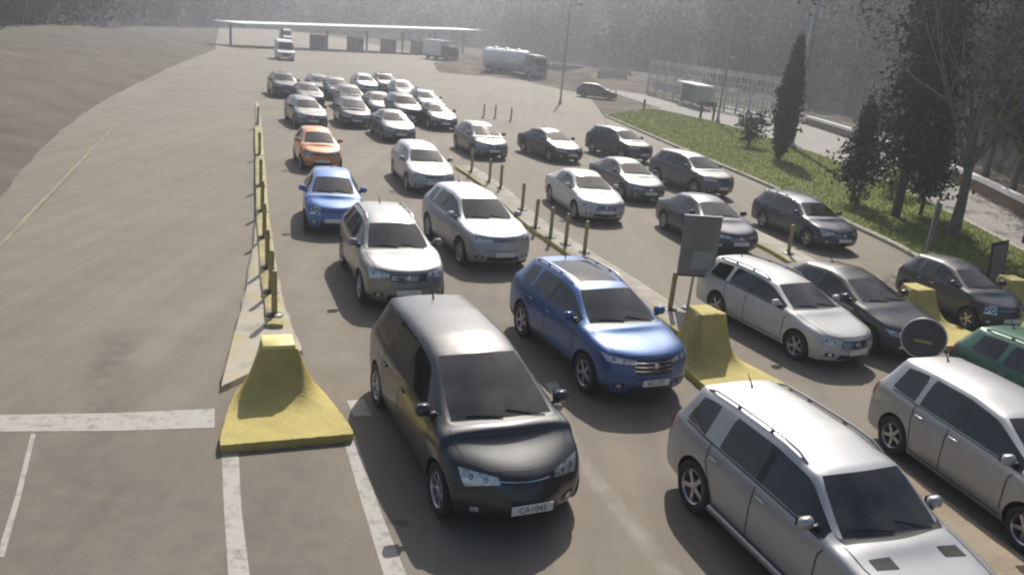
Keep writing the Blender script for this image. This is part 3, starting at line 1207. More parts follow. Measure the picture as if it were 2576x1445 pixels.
def smooth_line(pts, n=6):
    """Catmull-Rom through 2-D points"""
    out = []
    for i in range(len(pts) - 1):
        p0, p1, p2, p3 = pts[max(i - 1, 0)], pts[i], pts[i + 1], pts[min(i + 2, len(pts) - 1)]
        for k in range(n):
            t = k / n
            out.append(tuple(.5 * (2 * p1[c] + (p2[c] - p0[c]) * t + (2 * p0[c] - 5 * p1[c] + 4 * p2[c] - p3[c]) * t * t +
                                   (3 * p1[c] - p0[c] - 3 * p2[c] + p3[c]) * t ** 3) for c in (0, 1)))
    out.append(tuple(pts[-1]))
    return out


def strip(name, left, right, z0, z1, mat, mi_side=None, jitter=0.0, bev=.03):
    """raised strip (kerb island) between two edge lines with the same number of points"""
    v, f, mi = [], [], []
    n = len(left)
    for a, b in zip(left, right):
        a, b = Vector((*a, 0)), Vector((*b, 0))
        d = (b - a).normalized() * bev
        j = lambda: rnd.uniform(-jitter, jitter)
        v += [(a.x + j(), a.y + j(), z0), (a.x + j(), a.y + j(), z1 - bev), (a.x + d.x, a.y + d.y, z1), ((a.x + b.x) / 2, (a.y + b.y) / 2, z1 + .01 + j()),
              (b.x - d.x, b.y - d.y, z1), (b.x + j(), b.y + j(), z1 - bev), (b.x + j(), b.y + j(), z0)]
    for i in range(n - 1):
        for k in range(6):
            f.append((i * 7 + k, (i + 1) * 7 + k, (i + 1) * 7 + k + 1, i * 7 + k + 1))
            mi.append(1 if mi_side and k in (0, 1, 4, 5) else 0)
    f.append(tuple(range(7)))
    f.append(tuple((n - 1) * 7 + k for k in range(6, -1, -1)))
    mi += [0, 0]
    mb = MB()
    mb.v, mb.f, mb.m = v, f, mi
    return mb.build(name, mat, None, True, 40)


def offset_line(pts, d):
    out = []
    for i, p in enumerate(pts):
        a, b = Vector(pts[max(i - 1, 0)]), Vector(pts[min(i + 1, len(pts) - 1)])
        t = (b - a).normalized()
        out.append((p[0] - t.y * d, p[1] + t.x * d))
    return out


KERB = smooth_line([(9.5, 2), (11.6, 11), (12.6, 18.9), (13.2, 26.5), (12.5, 32.3), (11.6, 39), (9.7, 48.4), (6.1, 67.2)])
R2N = smooth_line([(15.5, 2), (17.0, 18), (18.3, 29), (19.2, 40), (19.3, 51), (18.3, 60), (16.5, 69), (11.8, 80)])
R2F = smooth_line([(18.6, 2), (20.3, 22), (22.4, 35.5), (24.4, 46), (25.8, 58), (26.4, 72), (25.6, 84), (22, 98)])

g = sheet('ground', [(-700, -60), (700, -60), (700, 800), (-700, 800)], -.03, M['dirt'])
LEFT = [G(-220, 760), G(0, 470), G(130, 330), G(280, 235), G(430, 165), G(540, 122)]
plaza = [(-9, -8), (8, -8)] + KERB + [(6.3, 90), (-4, 113), (-16, 145), (-24, 165), (-40, 200), (-60, 230), (-80, 240), (-75, 200)] + LEFT[::-1] + [(-16, 12)]
sheet('road', plaza, 0, M['asphalt'])
lawn = KERB + R2N[::-1]
sheet('lawn', lawn, .10, M['grass_soil'])
sheet('side_road', R2N + R2F[::-1], -.004, M['road2'])
k = strip('kerb', offset_line(KERB, .0), offset_line(KERB, -.22), -.03, .14, M['kerb'], None, .012)
k['kind'] = 'structure'
k = strip('kerb', offset_line(R2N, .10), offset_line(R2N, -.12), -.03, .15, M['kerb'], None, .01)
k['kind'] = 'structure'
LK = smooth_line([G(-420, 1080), G(-60, 700), G(0, 630), G(215, 400), G(318, 298)])
k = strip('kerb', offset_line(LK, .0), offset_line(LK, .15), -.03, .07, M['old_kerb'], None, .015)
k['kind'] = 'structure'

sheet('path', [G(1378, 192), G(1500, 220), G(1640, 266), G(1720, 284), G(1700, 262), G(1640, 243), G(1500, 204), G(1385, 172)], .002, M['road2'])

# painted markings
sheet('road_marking', [G(-200, 1050), G(0, 1043), G(300, 1038), G(540, 1027), G(540, 1075), G(300, 1083), G(0, 1085), G(-200, 1092)], .004, M['white_line'])
sheet('road_marking', [G(872, 1006), G(916, 1004), G(935, 1044), G(890, 1048)], .004, M['white_line'])
sheet('road_marking', [G(1372, 962), G(1400, 958), G(1422, 1000), G(1390, 1002)], .004, M['white_line'])
sheet('road_marking', [G(556, 1100), G(598, 1100), G(607, 1280), G(628, 1445), G(640, 1560), G(676, 1900), G(618, 1900), G(588, 1560), G(574, 1445), G(563, 1280)], .004, M['white_line'])
sheet('road_marking', [G(862, 1100), G(893, 1095), G(955, 1280), G(1022, 1445), G(1070, 1560), G(1212, 1900), G(1140, 1900), G(1008, 1560), G(965, 1445), G(905, 1250)], .004, M['white_line'])
sheet('road_marking', [G(78, 1090), G(90, 1090), G(52, 1250), G(10, 1400), G(-10, 1400), G(38, 1250)], .004, M['white_line'])


# ------------------------------------------------------------------ island noses
def nose(label, front, head, wide=.92, high=1.0, long=2.0, cap=True, group='yellow concrete noses at the heads of the lane islands'):
    """painted concrete prow: a narrow upright block that flares into a low apron towards +x"""
    root = empty('island_nose')
    nu, nv = 40, 36
    v, f = [], []
    for i in range(nu + 1):
        u = i / nu * long
        top0, top1 = .38, .52
        if u <= top1:
            zr = high
        else:
            t = (u - top1) / (long - top1)
            zr = .13 + (high - .13) * max(0, 1 - t) ** 5.5
        fw = u / long
        a = .24 + .33 * fw ** 1.3
        w = .50 + (wide - .50) * min(1, fw * 1.1) ** .6
        for j in range(nv + 1):
            y = -w + 2 * w * j / nv
            ay = abs(y)
            ap = .13
            if ay <= a:
                z = zr
            else:
                t = (ay - a) / (w - a)
                z = ap + (zr - ap) * max(0, 1 - t) ** 1.5
            if j in (0, nv) or i in (0, nu):
                z = min(z, ap) if (j in (0, nv)) else z
            v.append((u - long, y + rnd.uniform(-.006, .006), z + rnd.uniform(-.004, .004)))
    for i in range(nu):
        for j in range(nv):
            a = i * (nv + 1) + j
            f.append((a, a + nv + 1, a + nv + 2, a + 1))
    # skirt down to the road
    rim = [j for j in range(nv + 1)] + [i * (nv + 1) + nv for i in range(1, nu + 1)] + [nu * (nv + 1) + j for j in range(nv - 1, -1, -1)] + [i * (nv + 1) for i in range(nu - 1, 0, -1)]
    n0 = len(v)
    for q in rim:
        v.append((v[q][0] + rnd.uniform(-.018, .018), v[q][1] + rnd.uniform(-.012, .012), -.01))
    for i in range(len(rim)):
        j = (i + 1) % len(rim)
        f.append((rim[i], rim[j], n0 + j, n0 + i))
    mb = MB()
    mb.v, mb.f, mb.m = v, f, [0] * len(f)
    mb.build('apron', M['yellow'], root, True, 50)
    if cap:
        MB().box((-long + .25, 0, high + .025), (.5, .50, .07), 0, bev=.015).build('cap', M['cap'], root, True, 50)
    root.location = (front[0], front[1], .004)
    root.rotation_euler = (0, 0, -math.pi / 2 + R(head))
    tag(root, label, 'traffic island nose', group)
    return root


M['cap'] = simple('bright_yellow_cap', (.70, .60, .24), .6, var=.1)
a, b = Vector(G(560, 1132)), Vector(G(885, 1118))
nose('yellow flared concrete nose in the foreground between the empty lane and the black people carrier', (a + b) / 2, 22, (b - a).length / 2 + .03, .90, 2.0)
nose('shaded yellow concrete nose beside the front wing of the blue suv', (4.62, 13.65), 24, .85, 1.08, 2.1, False)
nose('yellow concrete nose between the dark saloon and the black small car by the lawn', (10.6, 17.6), 22, .85, .92, 2.1, False)
nose('yellow concrete nose cut off by the right edge, next to the lawn kerb', (13.55, 19.0), 12, .8, .98, 2.2, False)

# kerbed islands behind the noses
i1l = smooth_line([G(553, 985), G(585, 855), G(612, 760), G(632, 650), G(645, 540), G(650, 430), G(646, 330), G(642, 262)], 4)
i1r = smooth_line([G(760, 890), G(726, 800), G(708, 740), G(692, 640), G(677, 535), G(666, 425), G(658, 325), G(650, 260)], 4)
o = strip('lane_island', i1l, i1r, 0, .09, [M['island_top'], M['concrete']], True, .03)
tag(o, 'long pale broken-edged concrete island with the left row of bollards', 'traffic island', 'kerbed islands between the queue lanes')
bl_ = smooth_line([G(688, 835)] + [G(u, v) for u, v in ((690, 812), (681, 752), (673, 690), (665, 612), (660, 545), (656, 480), (653, 400), (649, 322))], 4)
k = strip('kerb', offset_line(bl_, -.17), offset_line(bl_, .17), .05, .165, M['yellow_kerb'], None, .012, .02)
k['kind'] = 'structure'
mid = smooth_line([(4.3, 16.2), (2.9, 20.0), (1.45, 23.5), (.3, 26.6), (-1.1, 31.6), (-2.6, 35.6)], 4)
o = strip('lane_island', offset_line(mid, -.42), offset_line(mid, .42), 0, .13, [M['concrete'], M['yellow']], True, .02)
tag(o, 'yellow-kerbed concrete island with bollards behind the blue suv', 'traffic island', 'kerbed islands between the queue lanes')
i3 = smooth_line([(9.75, 19.6), (9.0, 23.0), (8.5, 25.4), (7.6, 29)], 4)
o = strip('lane_island', offset_line(i3, -.5), offset_line(i3, .5), 0, .13, [M['kerb'], M['yellow']], True, .02)
tag(o, 'short yellowish kerb island beside the dark estate car at the lawn', 'traffic island', 'kerbed islands between the queue lanes')
iw_l = smooth_line([G(2245, 1176), G(2400, 1290), G(2575, 1422), G(2700, 1520)], 4)
iw_r = [(p[0] + .55, p[1] + .12) for p in iw_l]
iw_a = smooth_line([G(2262, 1225), G(2330, 1330), G(2440, 1450), G(2560, 1600)], 4)
o = strip('lane_island', iw_a, iw_l, 0, .12, [M['tan'], M['kerb']], True, .015)
tag(o, 'low tan kerb island between the two silver cars at bottom right', 'traffic island', 'kerbed islands between the queue lanes')


# ------------------------------------------------------------------ bollards
def make_bollard():
    root = empty('bollard')
    MB().lathe([(.17, 0), (.17, .03), (.09, .06)], 16, 0, 'z').build('base', M['trim'], root, True, 40)
    p = MB().lathe([(.06, .05), (.055, .5), (.055, .88), (.042, .925), (.016, .935)], 14, 0, 'z').build('post', M['olive'], root, True, 40)
    for z in (.70,):
        MB().lathe([(.057, z), (.0615, z + .004), (.0615, z + .146), (.057, z + .15)], 14, 0, 'z').build('band', M['yellow_post'], root, True, 40)
    return root


b0 = make_bollard()
BL = [(690, 812, 'first bollard behind the foreground yellow nose'), (681, 752, 'second bollard behind the foreground yellow nose'),
      (673, 690, 'third bollard behind the foreground yellow nose, where the island is palest'), (665, 612, 'bollard on the left island level with the silver suv bonnet'),
      (660, 545, 'bollard on the left island level with the silver suv roof'), (656, 480, 'bollard on the left island level with the small blue car'),
      (653, 400, 'bollard on the left island level with the orange car'), (649, 322, 'farthest bollard of the left island, beside the dark cars')]
BM = [(1185, 440, 'lone thin bollard behind the silver wagon roof in the middle lane'), (1230, 466, 'bollard just above the roof of the pale-bonnet suv'),
      (1258, 482, 'bollard at the windscreen top of the pale-bonnet suv'), (1312, 536, 'bollard beside the mirror of the pale-bonnet suv'),
      (1345, 582, 'tall bollard beside the bonnet of the pale-bonnet suv'), (1383, 607, 'bollard standing on yellow kerb above the blue suv roof rear'),
      (1421, 625, 'bollard directly behind the blue suv roof centre'), (1468, 646, 'bollard mostly hidden by the blue suv roof, only its top showing'),
      (1682, 792, 'short bollard beside the right mirror of the blue suv'), (1980, 648, 'small bollard on the yellowish island below the dark estate car'),
      (1216, 296, 'left one of three far bollards beyond the silver hatchback'), (1245, 298, 'middle one of three far bollards beyond the silver hatchback'),
      (1284, 305, 'right one of three far bollards beyond the silver hatchback')]
first = True
for grp, L in (('bollards on the left island', BL), ('bollards on the middle islands', BM)):
    for u, v, lab in L:
        o = b0 if first else copy_tree(b0)
        first = False
        p = G(u, v)
        zz = .165 if u < 700 else .13 if (u, v) not in ((1216, 296), (1245, 298), (1284, 305)) else 0
        o.location = (p[0], p[1], zz)
        o.rotation_euler = (0, rnd.uniform(-.03, .03), rnd.uniform(0, 6))
        tag(o, 'yellow ' + lab if len(lab.split()) < 14 else lab, 'bollard', grp)

# ------------------------------------------------------------------ signs
t = empty('lane_sign', (*G(1728, 775), 0))
tag(t, 'grey rectangular lane sign on a thin post, its shaded side showing, by the white estate', 'road sign')
t.rotation_euler = (0, 0, R(8))
MB().tube([(0, 0, 0), (.02, 0, .9)], .035, 8).build('post', M['steel'], t, True)
MB().tube([(0, 0, 0), (0, 0, .04)], .14, 12).build('base', M['trim'], t)
MB().box((.05, 0, 1.55), (.90, .05, 1.42), 0, bev=.01).build('panel', M['sign_back'], t)
MB().box((.10, -.031, 1.86), (.46, .008, .74), 0, bev=.003).build('dark_face', M['sign_dark'], t)
MB().box((.16, -.031, 1.22), (.50, .008, .44), 0, bev=.003).build('teal_face', M['teal'], t)
MB().box((.05, 0, .835), (.98, .09, .045), 0, bev=.01).build('lower_rail', M['brown'], t)
MB().box((.05, 0, 2.275), (.95, .08, .03), 0, bev=.008).build('upper_rail', M['rail'], t)

t = empty('round_sign', (7.45, 13.85, 0))
tag(t, 'round dark-backed sign with a bright rim in front of the dark saloon', 'road sign')
t.rotation_euler = (0, 0, R(-24))
MB().tube([(0, 0.03, 0), (0, .03, 1.5)], .035, 8).build('post', M['rail'], t, True)
MB().lathe([(.36, -.008), (.36, .008)], 36, 0, 'y', (0, 0, 1.4)).build('disc', M['disc'], t, True, 30)
MB().lathe([(.36, -.014), (.385, -.014), (.385, .014), (.36, .014)], 36, 0, 'y', (0, 0, 1.4), closed=True).build('rim', M['steel'], t, True, 40)
MB().box((0, -.02, 1.35), (.3, .012, .05), 0).build('clamp', M['yellow_post'], t)
MB().box((0, .03, .1), (.2, .2, .2), 0, bev=.02).build('base', M['trim'], t)

p = (14.1, 23.2)
t = empty('notice_board', (*p, .10), R(20))
tag(t, 'dark upright notice board leaning on the lawn above the far right yellow nose', 'notice board')
bm_ = Matrix.Rotation(R(-9), 4, 'Y')
MB().box((0, 0, .78), (.62, .05, 1.25), 0, bm_, bev=.01).build('panel', M['dark_panel'], t)
MB().box((0, -.03, .78), (.50, .01, 1.05), 0, bm_).build('face', M['sign_dark'], t)
for x in (-.24, .24):
    MB().tube([bm_ @ Vector((x, .04, 0)), bm_ @ Vector((x, .04, 1.1))], .025, 6).build('leg', M['brown'], t)

t = empty('road_sign', (12.6, 24.6, 0), R(75))
tag(t, 'narrow dark green sign on a thin post seen nearly edge-on behind the black small car', 'road sign')
MB().tube([(0, 0, 0), (0, 0, 2.3)], .03, 8).build('post', M['steel'], t, True)
MB().box((0, -.05, 1.5), (.75, .03, 1.45), 0, bev=.008).build('panel', M['green_panel'] if 'green_panel' in M else M['dark_panel'], t)

# ------------------------------------------------------------------ cars in the queue
P_black = paint('lacquer_black', (.009, .012, .018), .1, .36, .07, .16)
P_blue = paint('lacquer_blue', (.016, .088, .27), .35, .30, .2)
P_silver = paint('lacquer_silver', (.40, .405, .415), .6, .36, .35)
P_hatch = paint('lacquer_greenish_grey', (.17, .19, .18), .5, .34, .35)
P_white = paint('lacquer_white', (.50, .50, .49), .0, .35, .25)
P_grey = paint('lacquer_grey', (.11, .113, .118), .5, .32, .3)
P_dark = paint('lacquer_dark_grey', (.022, .024, .028), .3, .30, .15)
P_navy = paint('lacquer_navy', (.012, .018, .045), .3, .28, .15)
P_orange = paint('lacquer_orange', (.68, .25, .05), .1, .35, .2)
P_lblue = paint('lacquer_bright_blue', (.06, .17, .48), .3, .33, .2)
P_green = paint('lacquer_green', (.012, .10, .06), .3, .32, .25)
P_brown = paint('lacquer_brown', (.12, .08, .055), .2, .4, .3)
P_beige = paint('lacquer_pale_grey', (.22, .225, .22), .55, .34, .35)
Q = 'cars queueing in the lanes'
c_black = make_car('people_carrier', 'minivan', 'black people carrier at the head of the left queue beside the foreground yellow nose', 'car', P_black, (-.52, 10.86), 24.5, 1.06, Q, lamp='tall', plate='CA1045', grille='slim', spokes=7)
c_hatch = make_car('hatchback_car', 'hatch', 'greenish grey hatchback with a glaring bonnet right of the silver wagon', 'car', P_hatch, (-2.26, 40.58), 22.3, 1.0, Q)
c_blue = make_car('suv_car', 'suv', 'bright blue suv with glass roof at the head of the middle lane', 'car', P_blue, (1.64, 14.85), 24.9, 1.02, Q, rails=True, roof_pane=True, grille='big', lamp='slim', plate='BG 277', clad=True)
c_ml = make_car('suv_car', 'bigsuv', 'large silver suv with two dark bonnet vents cut by the bottom edge', 'car', P_silver, (4.0, 8.78), 22.5, .955, Q, rails=True, vents=True, grille='big', lamp='tall')
c_wagon = make_car('estate_car', 'wagon', 'white estate car with roof rails beside the grey lane sign', 'car', P_white, (6.08, 17.4), 27.0, .96, Q, rails=True, lamp='tall')
c_sedan = make_car('saloon_car', 'sedan', 'white saloon alone in the middle of the plaza', 'car', P_white, (2.25, 28.98), 17.5, 1.0, Q, lamp='slim')
c_small = make_car('small_car', 'small', 'small bright blue hatchback between the orange car and the silver suv', 'car', P_lblue, (-5.60, 23.75), 15.9, 1.03, Q, lamp='round', grille='slim')
c_mpv = make_car('people_carrier', 'mpv', 'silver people carrier cut by the right edge next to the green car', 'car', P_silver, (7.5, 10.95), 16, .97, Q, lamp='tall')

make_car('suv_car', 'suv', 'silver suv with roof rails directly behind the black people carrier', 'car', P_beige, (-2.96, 18.41), 20.8, 1.015, Q, rails=True, grille='bars', lamp='tall', clad=True, spokes=6)
c_pale = make_car('suv_car', 'suv', 'pale-bonnet silver suv between the blue suv and the silver wagon, by the middle bollards', 'car', P_silver, (-1.22, 22.11), 25.1, 1.02, Q, grille='slim', lamp='wide', spokes=10)
make_car('estate_car', 'wagon', 'silver wagon with sunlit roof behind the pale-bonnet suv', 'car', P_silver, (-3.91, 31.16), 19.8, 1.02, Q, lamp='slim', grille='slim')
copy_car(c_small, 'small_car', 'orange small car behind the small blue hatchback', 'car', P_orange, (-8.44, 33.0), 21.6, 1.01, Q)
copy_car(c_sedan, 'saloon_car', 'dark saloon up and left of the white saloon', 'car', P_dark, (1.23, 41.67), 30, .99, Q)
copy_car(c_pale, 'suv_car', 'dark grey suv next to the lawn kerb, farthest back of the right queue', 'car', P_dark, (5.01, 44.04), 33, .96, Q)
copy_car(c_sedan, 'saloon_car', 'grey saloon with pale bonnet right of the white saloon', 'car', P_grey, (4.24, 33.3), 20, .99, Q)
copy_car(c_pale, 'suv_car', 'dark suv with shining bonnet edge parked along the lawn kerb', 'car', P_grey, (7.39, 35.82), 28, .985, Q)
copy_car(c_sedan, 'saloon_car', 'dark blue saloon half hidden by the grey lane sign', 'car', P_navy, (6.1, 26.19), 17.5, 1.0, Q)
copy_car(c_wagon, 'estate_car', 'dark navy estate car close to the lawn kerb by the conifers', 'car', P_navy, (9.95, 28.08), 19, .957, Q)
copy_car(c_sedan, 'saloon_car', 'dark saloon right behind the white estate car, nose at the round sign', 'car', P_dark, (7.90, 18.31), 25.8, 1.0, Q)
copy_car(c_small, 'small_car', 'black small car between two yellow noses at the lawn kerb', 'car', P_black, (11.55, 20.3), 17, .93, Q)
copy_car(c_wagon, 'estate_car', 'dark green estate car with roof rails behind the silver people carrier', 'car', P_green, (10.2, 13.35), 20, 1.0, Q)
FAR = [
    (c_sedan, 'saloon_car', 'dark car with pale bonnet behind the silver wagon, left side in shade', P_grey, (985, 345), 22),
    (c_hatch, 'hatchback_car', 'dark car with shining headlamp two places behind the silver wagon', P_dark, (885, 312), 20),
    (c_wagon, 'estate_car', 'grey car with two glints on its roof directly behind the orange car', P_grey, (768, 312), 26),
    (c_sedan, 'saloon_car', 'dim grey saloon two places behind the orange car', P_dark, (772, 262), 24),
    (c_blue, 'suv_car', 'dark car at the very end of the left lane', P_dark, (712, 240), 25),
    (c_sedan, 'saloon_car', 'purplish dark saloon up and left of the greenish grey hatchback', P_dark, (1095, 318), 22),
    (c_wagon, 'estate_car', 'grey estate with two stacked glints in the third lane', P_grey, (1068, 280), 22),
    (c_hatch, 'hatchback_car', 'pale hatchback with pinkish glint at the back of the third lane', P_silver, (1010, 252), 22),
    (c_blue, 'suv_car', 'pale suv under the second brightest glint at the back of the queue', P_beige, (965, 234), 22),
    (c_wagon, 'estate_car', 'silver estate under the brightest glint at the back of the queue', P_silver, (915, 232), 22),
    (c_hatch, 'hatchback_car', 'grey hatchback with soft glint behind the shining-headlamp car', P_grey, (845, 248), 22),
    (c_sedan, 'saloon_car', 'dark greenish saloon in the thick of the glare between the second and third lane', P_hatch, (950, 288), 22),
    (c_pale, 'suv_car', 'dim dark suv squeezed in left of the estate with stacked glints', P_dark, (1012, 303), 22),
    (c_hatch, 'hatchback_car', 'dim hatchback just ahead of the grey hatchback with soft glint', P_grey, (878, 272), 22),
    (c_wagon, 'estate_car', 'dim estate at the back between the left lane and the second lane', P_dark, (803, 238), 23),
]
for src, nm, lab, pm, px, hd in FAR:
    copy_car(src, nm, lab, 'car', pm, G(*px), hd, 1.0, Q)
copy_car(c_hatch, 'hatchback_car', 'brownish car standing across the dirt verge left of the bus shelter', 'car', P_brown, G(1500, 247), 75, 1.0)


# ------------------------------------------------------------------ trucks and vans far off
def wheels(root, xs, w, r):
    w0 = None
    for x in xs:
        for sg in (1, -1):
            if w0 is None:
                wb = MB().lathe([(r * .55, -.14), (r * .95, -.15), (r, -.1), (r, .1), (r * .95, .15), (r * .55, .14)], 20, 0, 'y', closed=True)
                w0 = wb.build('wheel', M['tyre'], root, True, 40)
                MB().lathe([(r * .56, .1), (r * .5, .06), (r * .2, .05), (r * .15, .12)], 16, 0, 'y').build('rim', M['rim'], w0, True, 30)
                o = w0
            else:
                o = copy_tree(w0, root)
            o.location = (x, sg * (w / 2 - .16), r)
            o.rotation_euler = (0, 0, 0 if sg > 0 else math.pi)


def cab(root, x1, w, h, mat, l=2.1):
    """cab-over lorry cab whose front is at x1"""
    mb = MB()
    prof = [(x1 - l, .55), (x1 - .05, .55), (x1, .8), (x1, 1.75), (x1 - .28, h - .25), (x1 - .5, h), (x1 - l, h + .05)]
    n = len(prof)
    v = [(p[0], sg * w / 2 * (.97 if p[1] > 1.8 else 1), p[1]) for sg in (1, -1) for p in prof]
    f = [tuple(range(n - 1, -1, -1)), tuple(range(n, 2 * n))] + [(i, (i + 1) % n, n + (i + 1) % n, n + i) for i in range(n)]
    mb.add(v, f)
    mb.build('cab', mat, root)
    dx = -.28 / (h - 2.0)
    ws = MB()
    z0, z1 = 1.82, h - .34
    a, b = x1 - .015 + (z0 - 1.75) * dx + .02, x1 + (z1 - 1.75) * dx + .02
    ws.add([(a + .01, -w * .46, z0), (a + .01, w * .46, z0), (b + .01, w * .43, z1), (b + .01, -w * .43, z1),
            (a - .03, -w * .46, z0), (a - .03, w * .46, z0), (b - .03, w * .43, z1), (b - .03, -w * .43, z1)],
           [(0, 1, 2, 3), (7, 6, 5, 4), (0, 4, 5, 1), (1, 5, 6, 2), (2, 6, 7, 3), (3, 7, 4, 0)])
    ws.build('windscreen', M['windscreen'], root)
    for sg in (1, -1):
        MB().box((x1 - .95, sg * (w / 2 - .01), 2.15), (.95, .05, .65), 0, bev=.02).build('side_window', M['glass'], root)
        MB().box((x1 + .01, sg * w * .37, .85), (.05, .36, .2), 0, bev=.01).build('headlight', M['lamp'], root)
        MB().box((x1 + .02, sg * (w / 2 + .16), 2.25), (.12, .2, .5), 0, bev=.02).build('wing_mirror', M['trim'], root)
    MB().box((x1 + .005, 0, 1.3), (.04, w * .72, .5), 0, bev=.01).build('grille', M['trim'], root)
    MB().box((x1 - .02, 0, .62), (.16, w * .98, .3), 0, bev=.03).build('bumper', M['grey_paint'], root)


def tank_lorry(loc, rz):
    t = empty('tanker_truck', (*loc, 0), rz)
    tag(t, 'tank lorry with rounded bright white tank and grey cab beyond the plaza', 'lorry')
    MB().box((-1.1, 0, .85), (8.8, .9, .28), 0, bev=.03).build('chassis', M['trim'], t)
    prof = [(.01, -5.6), (.7, -5.58), (1.1, -5.45), (1.24, -5.2), (1.25, 1.5), (1.12, 1.75), (.7, 1.88), (.01, 1.9)]
    tk = MB().lathe(prof, 32, 0, 'x')
    tk.v = [(x, y, z * .98 + 2.28) for x, y, z in tk.v]
    tko = tk.build('tank', M['white_paint'], t, True, 40)
    for x in (-4, -2, 0):
        MB().lathe([(.3, 3.44), (.3, 3.6), (.22, 3.64)], 16, 0, 'z', (x, 0, 0)).build('hatch', M['steel'], tko, True)
    for sg in (1, -1):
        MB().box((-1.9, sg * 1.12, 1.15), (6.6, .1, .42), 0, bev=.03).build('side_skirt', M['grey_paint'], t)
    cab(t, 4.3, 2.45, 3.1, M['grey_paint'])
    wheels(t, (3.1, -2.6, -3.9), 2.5, .52)
    return t


tank_lorry((-2.2, 113.5), R(-38))
t = empty('box_truck', (*G(1108, 152), 0), R(-42))
tag(t, 'small far lorry with white box roof and dark cab near the long white canopy', 'lorry')
MB().box((-1.2, 0, 2.0), (4.6, 2.3, 2.5), 0, bev=.05).build('cargo_box', M['white_paint'], t)
MB().box((-.6, 0, .62), (6.0, .9, .24), 0).build('chassis', M['trim'], t)
cab(t, 3.2, 2.2, 2.5, M['dark_panel'], 1.9)
wheels(t, (2.2, -2.2), 2.2, .45)


def van(px, rz, label):
    t = empty('delivery_van', (*G(*px), 0), rz)
    tag(t, label, 'van', 'white vans far down the road')
    w, h = 1.95, 2.3
    prof = [(-2.6, .35), (2.45, .35), (2.6, .55), (2.55, 1.0), (1.75, 1.25), (1.05, 2.1), (.7, h), (-2.5, h), (-2.65, 1.2)]
    n = len(prof)
    v = [(p[0], sg * w / 2 * (.92 if p[1] > 1.6 else 1), p[1]) for sg in (1, -1) for p in prof]
    f = [tuple(range(n - 1, -1, -1)), tuple(range(n, 2 * n))] + [(i, (i + 1) % n, n + (i + 1) % n, n + i) for i in range(n)]
    mb = MB().add(v, f)
    mb.build('body', M['white_paint'], t)
    MB().add([(1.72, -.85, 1.31), (1.72, .85, 1.31), (1.12, .78, 2.05), (1.12, -.78, 2.05), (1.68, -.85, 1.28), (1.68, .85, 1.28), (1.08, .78, 2.02), (1.08, -.78, 2.02)],
             [(0, 1, 2, 3), (7, 6, 5, 4), (0, 4, 5, 1), (1, 5, 6, 2), (2, 6, 7, 3), (3, 7, 4, 0)], 0, Matrix.Translation((.04, 0, .03))).build('windscreen', M['windscreen'], t)
    for sg in (1, -1):
        MB().box((.85, sg * .955, 1.55), (.8, .04, .5), 0, bev=.01).build('side_window', M['glass'], t)
        MB().box((2.55, sg * .7, .88), (.12, .32, .18), 0, bev=.02).build('headlight', M['lamp'], t)
    MB().box((2.58, 0, .7), (.06, 1.0, .25), 0, bev=.01).build('grille', M['trim'], t)
    wheels(t, (1.7, -1.6), 1.95, .34)


van((715, 150), R(-68), 'white van alone on the far road above the end of the left lane')
van((718, 106), R(-68), 'white van farthest down the road, near the long white canopy')


# ------------------------------------------------------------------ buildings and street furniture far off
ca = Vector((-45, 124, 3.1))
cb = Vector((-13.2, 180, 5.15))
t = empty('canopy_building', ((ca.x + cb.x) / 2, (ca.y + cb.y) / 2, 0), math.atan2(cb.y - ca.y, cb.x - ca.x))
tag(t, 'long thin white canopy roof of the far checkpoint across the road', 'canopy')
Lc = (cb.xy - ca.xy).length
slope = (cb.z - ca.z) / Lc
MR = Matrix.Translation((0, 0, (ca.z + cb.z) / 2)) @ Matrix.Rotation(-math.atan(slope), 4, 'Y')
MB().box((0, 0, 0), (Lc, 7, .42), 0, MR, bev=.04).build('roof', M['white_paint'], t)
MB().box((0, -3.55, -.02), (Lc + .3, .08, .6), 0, MR, bev=.02).build('fascia', M['white_paint'], t)
for i in range(7):
    x = -Lc / 2 + 1.5 + (Lc - 3) * i / 6
    zt = (ca.z + cb.z) / 2 + slope * x
    MB().box((x, 1.5, zt / 2), (.3, .3, zt - .1), 0, bev=.03).build('column', M['grey_paint'], t)
for i, x in enumerate((-14, -5, 4, 13)):
    zt = (ca.z + cb.z) / 2 + slope * x
    bo = MB().box((x, -.2, 1.15), (1.6, 2.6, 2.3), 0, bev=.05).build('booth', M['grey_paint'], t)
    MB().box((x, -1.52, 1.5), (1.3, .05, .8), 0).build('window', M['glass'], bo)

# bus shelter
sa, sb = Vector(G(1688, 252)), Vector(G(1802, 288))
t = empty('bus_shelter', (*((sa + sb) / 2), 0), math.atan2((sb - sa).y, (sb - sa).x))
tag(t, 'bus shelter with bright white flat roof and greenish panels in front of the lattice fence', 'shelter')
Ls = 7.0
MB().box((0, 0, 2.35), (Ls, 1.7, .14), 0, bev=.03).build('roof', M['white_paint'], t)
MB().box((0, .75, 1.2), (Ls - .3, .04, 1.9), 0).build('back_panel', M['teal'], t)
for x in (-Ls / 2 + .15, Ls / 2 - .15):
    MB().box((x, .2, 1.25), (.04, 1.1, 1.8), 0).build('side_panel', M['teal'], t)
for x in (-Ls / 2 + .15, 0, Ls / 2 - .15):
    for y in (.75, -.7):
        MB().tube([(x, y, 0), (x, y, 2.28)], .05, 8).build('post', M['grey_paint'], t, True)
MB().box((0, .45, .45), (3.4, .35, .05), 0).build('bench', M['brown'], t)

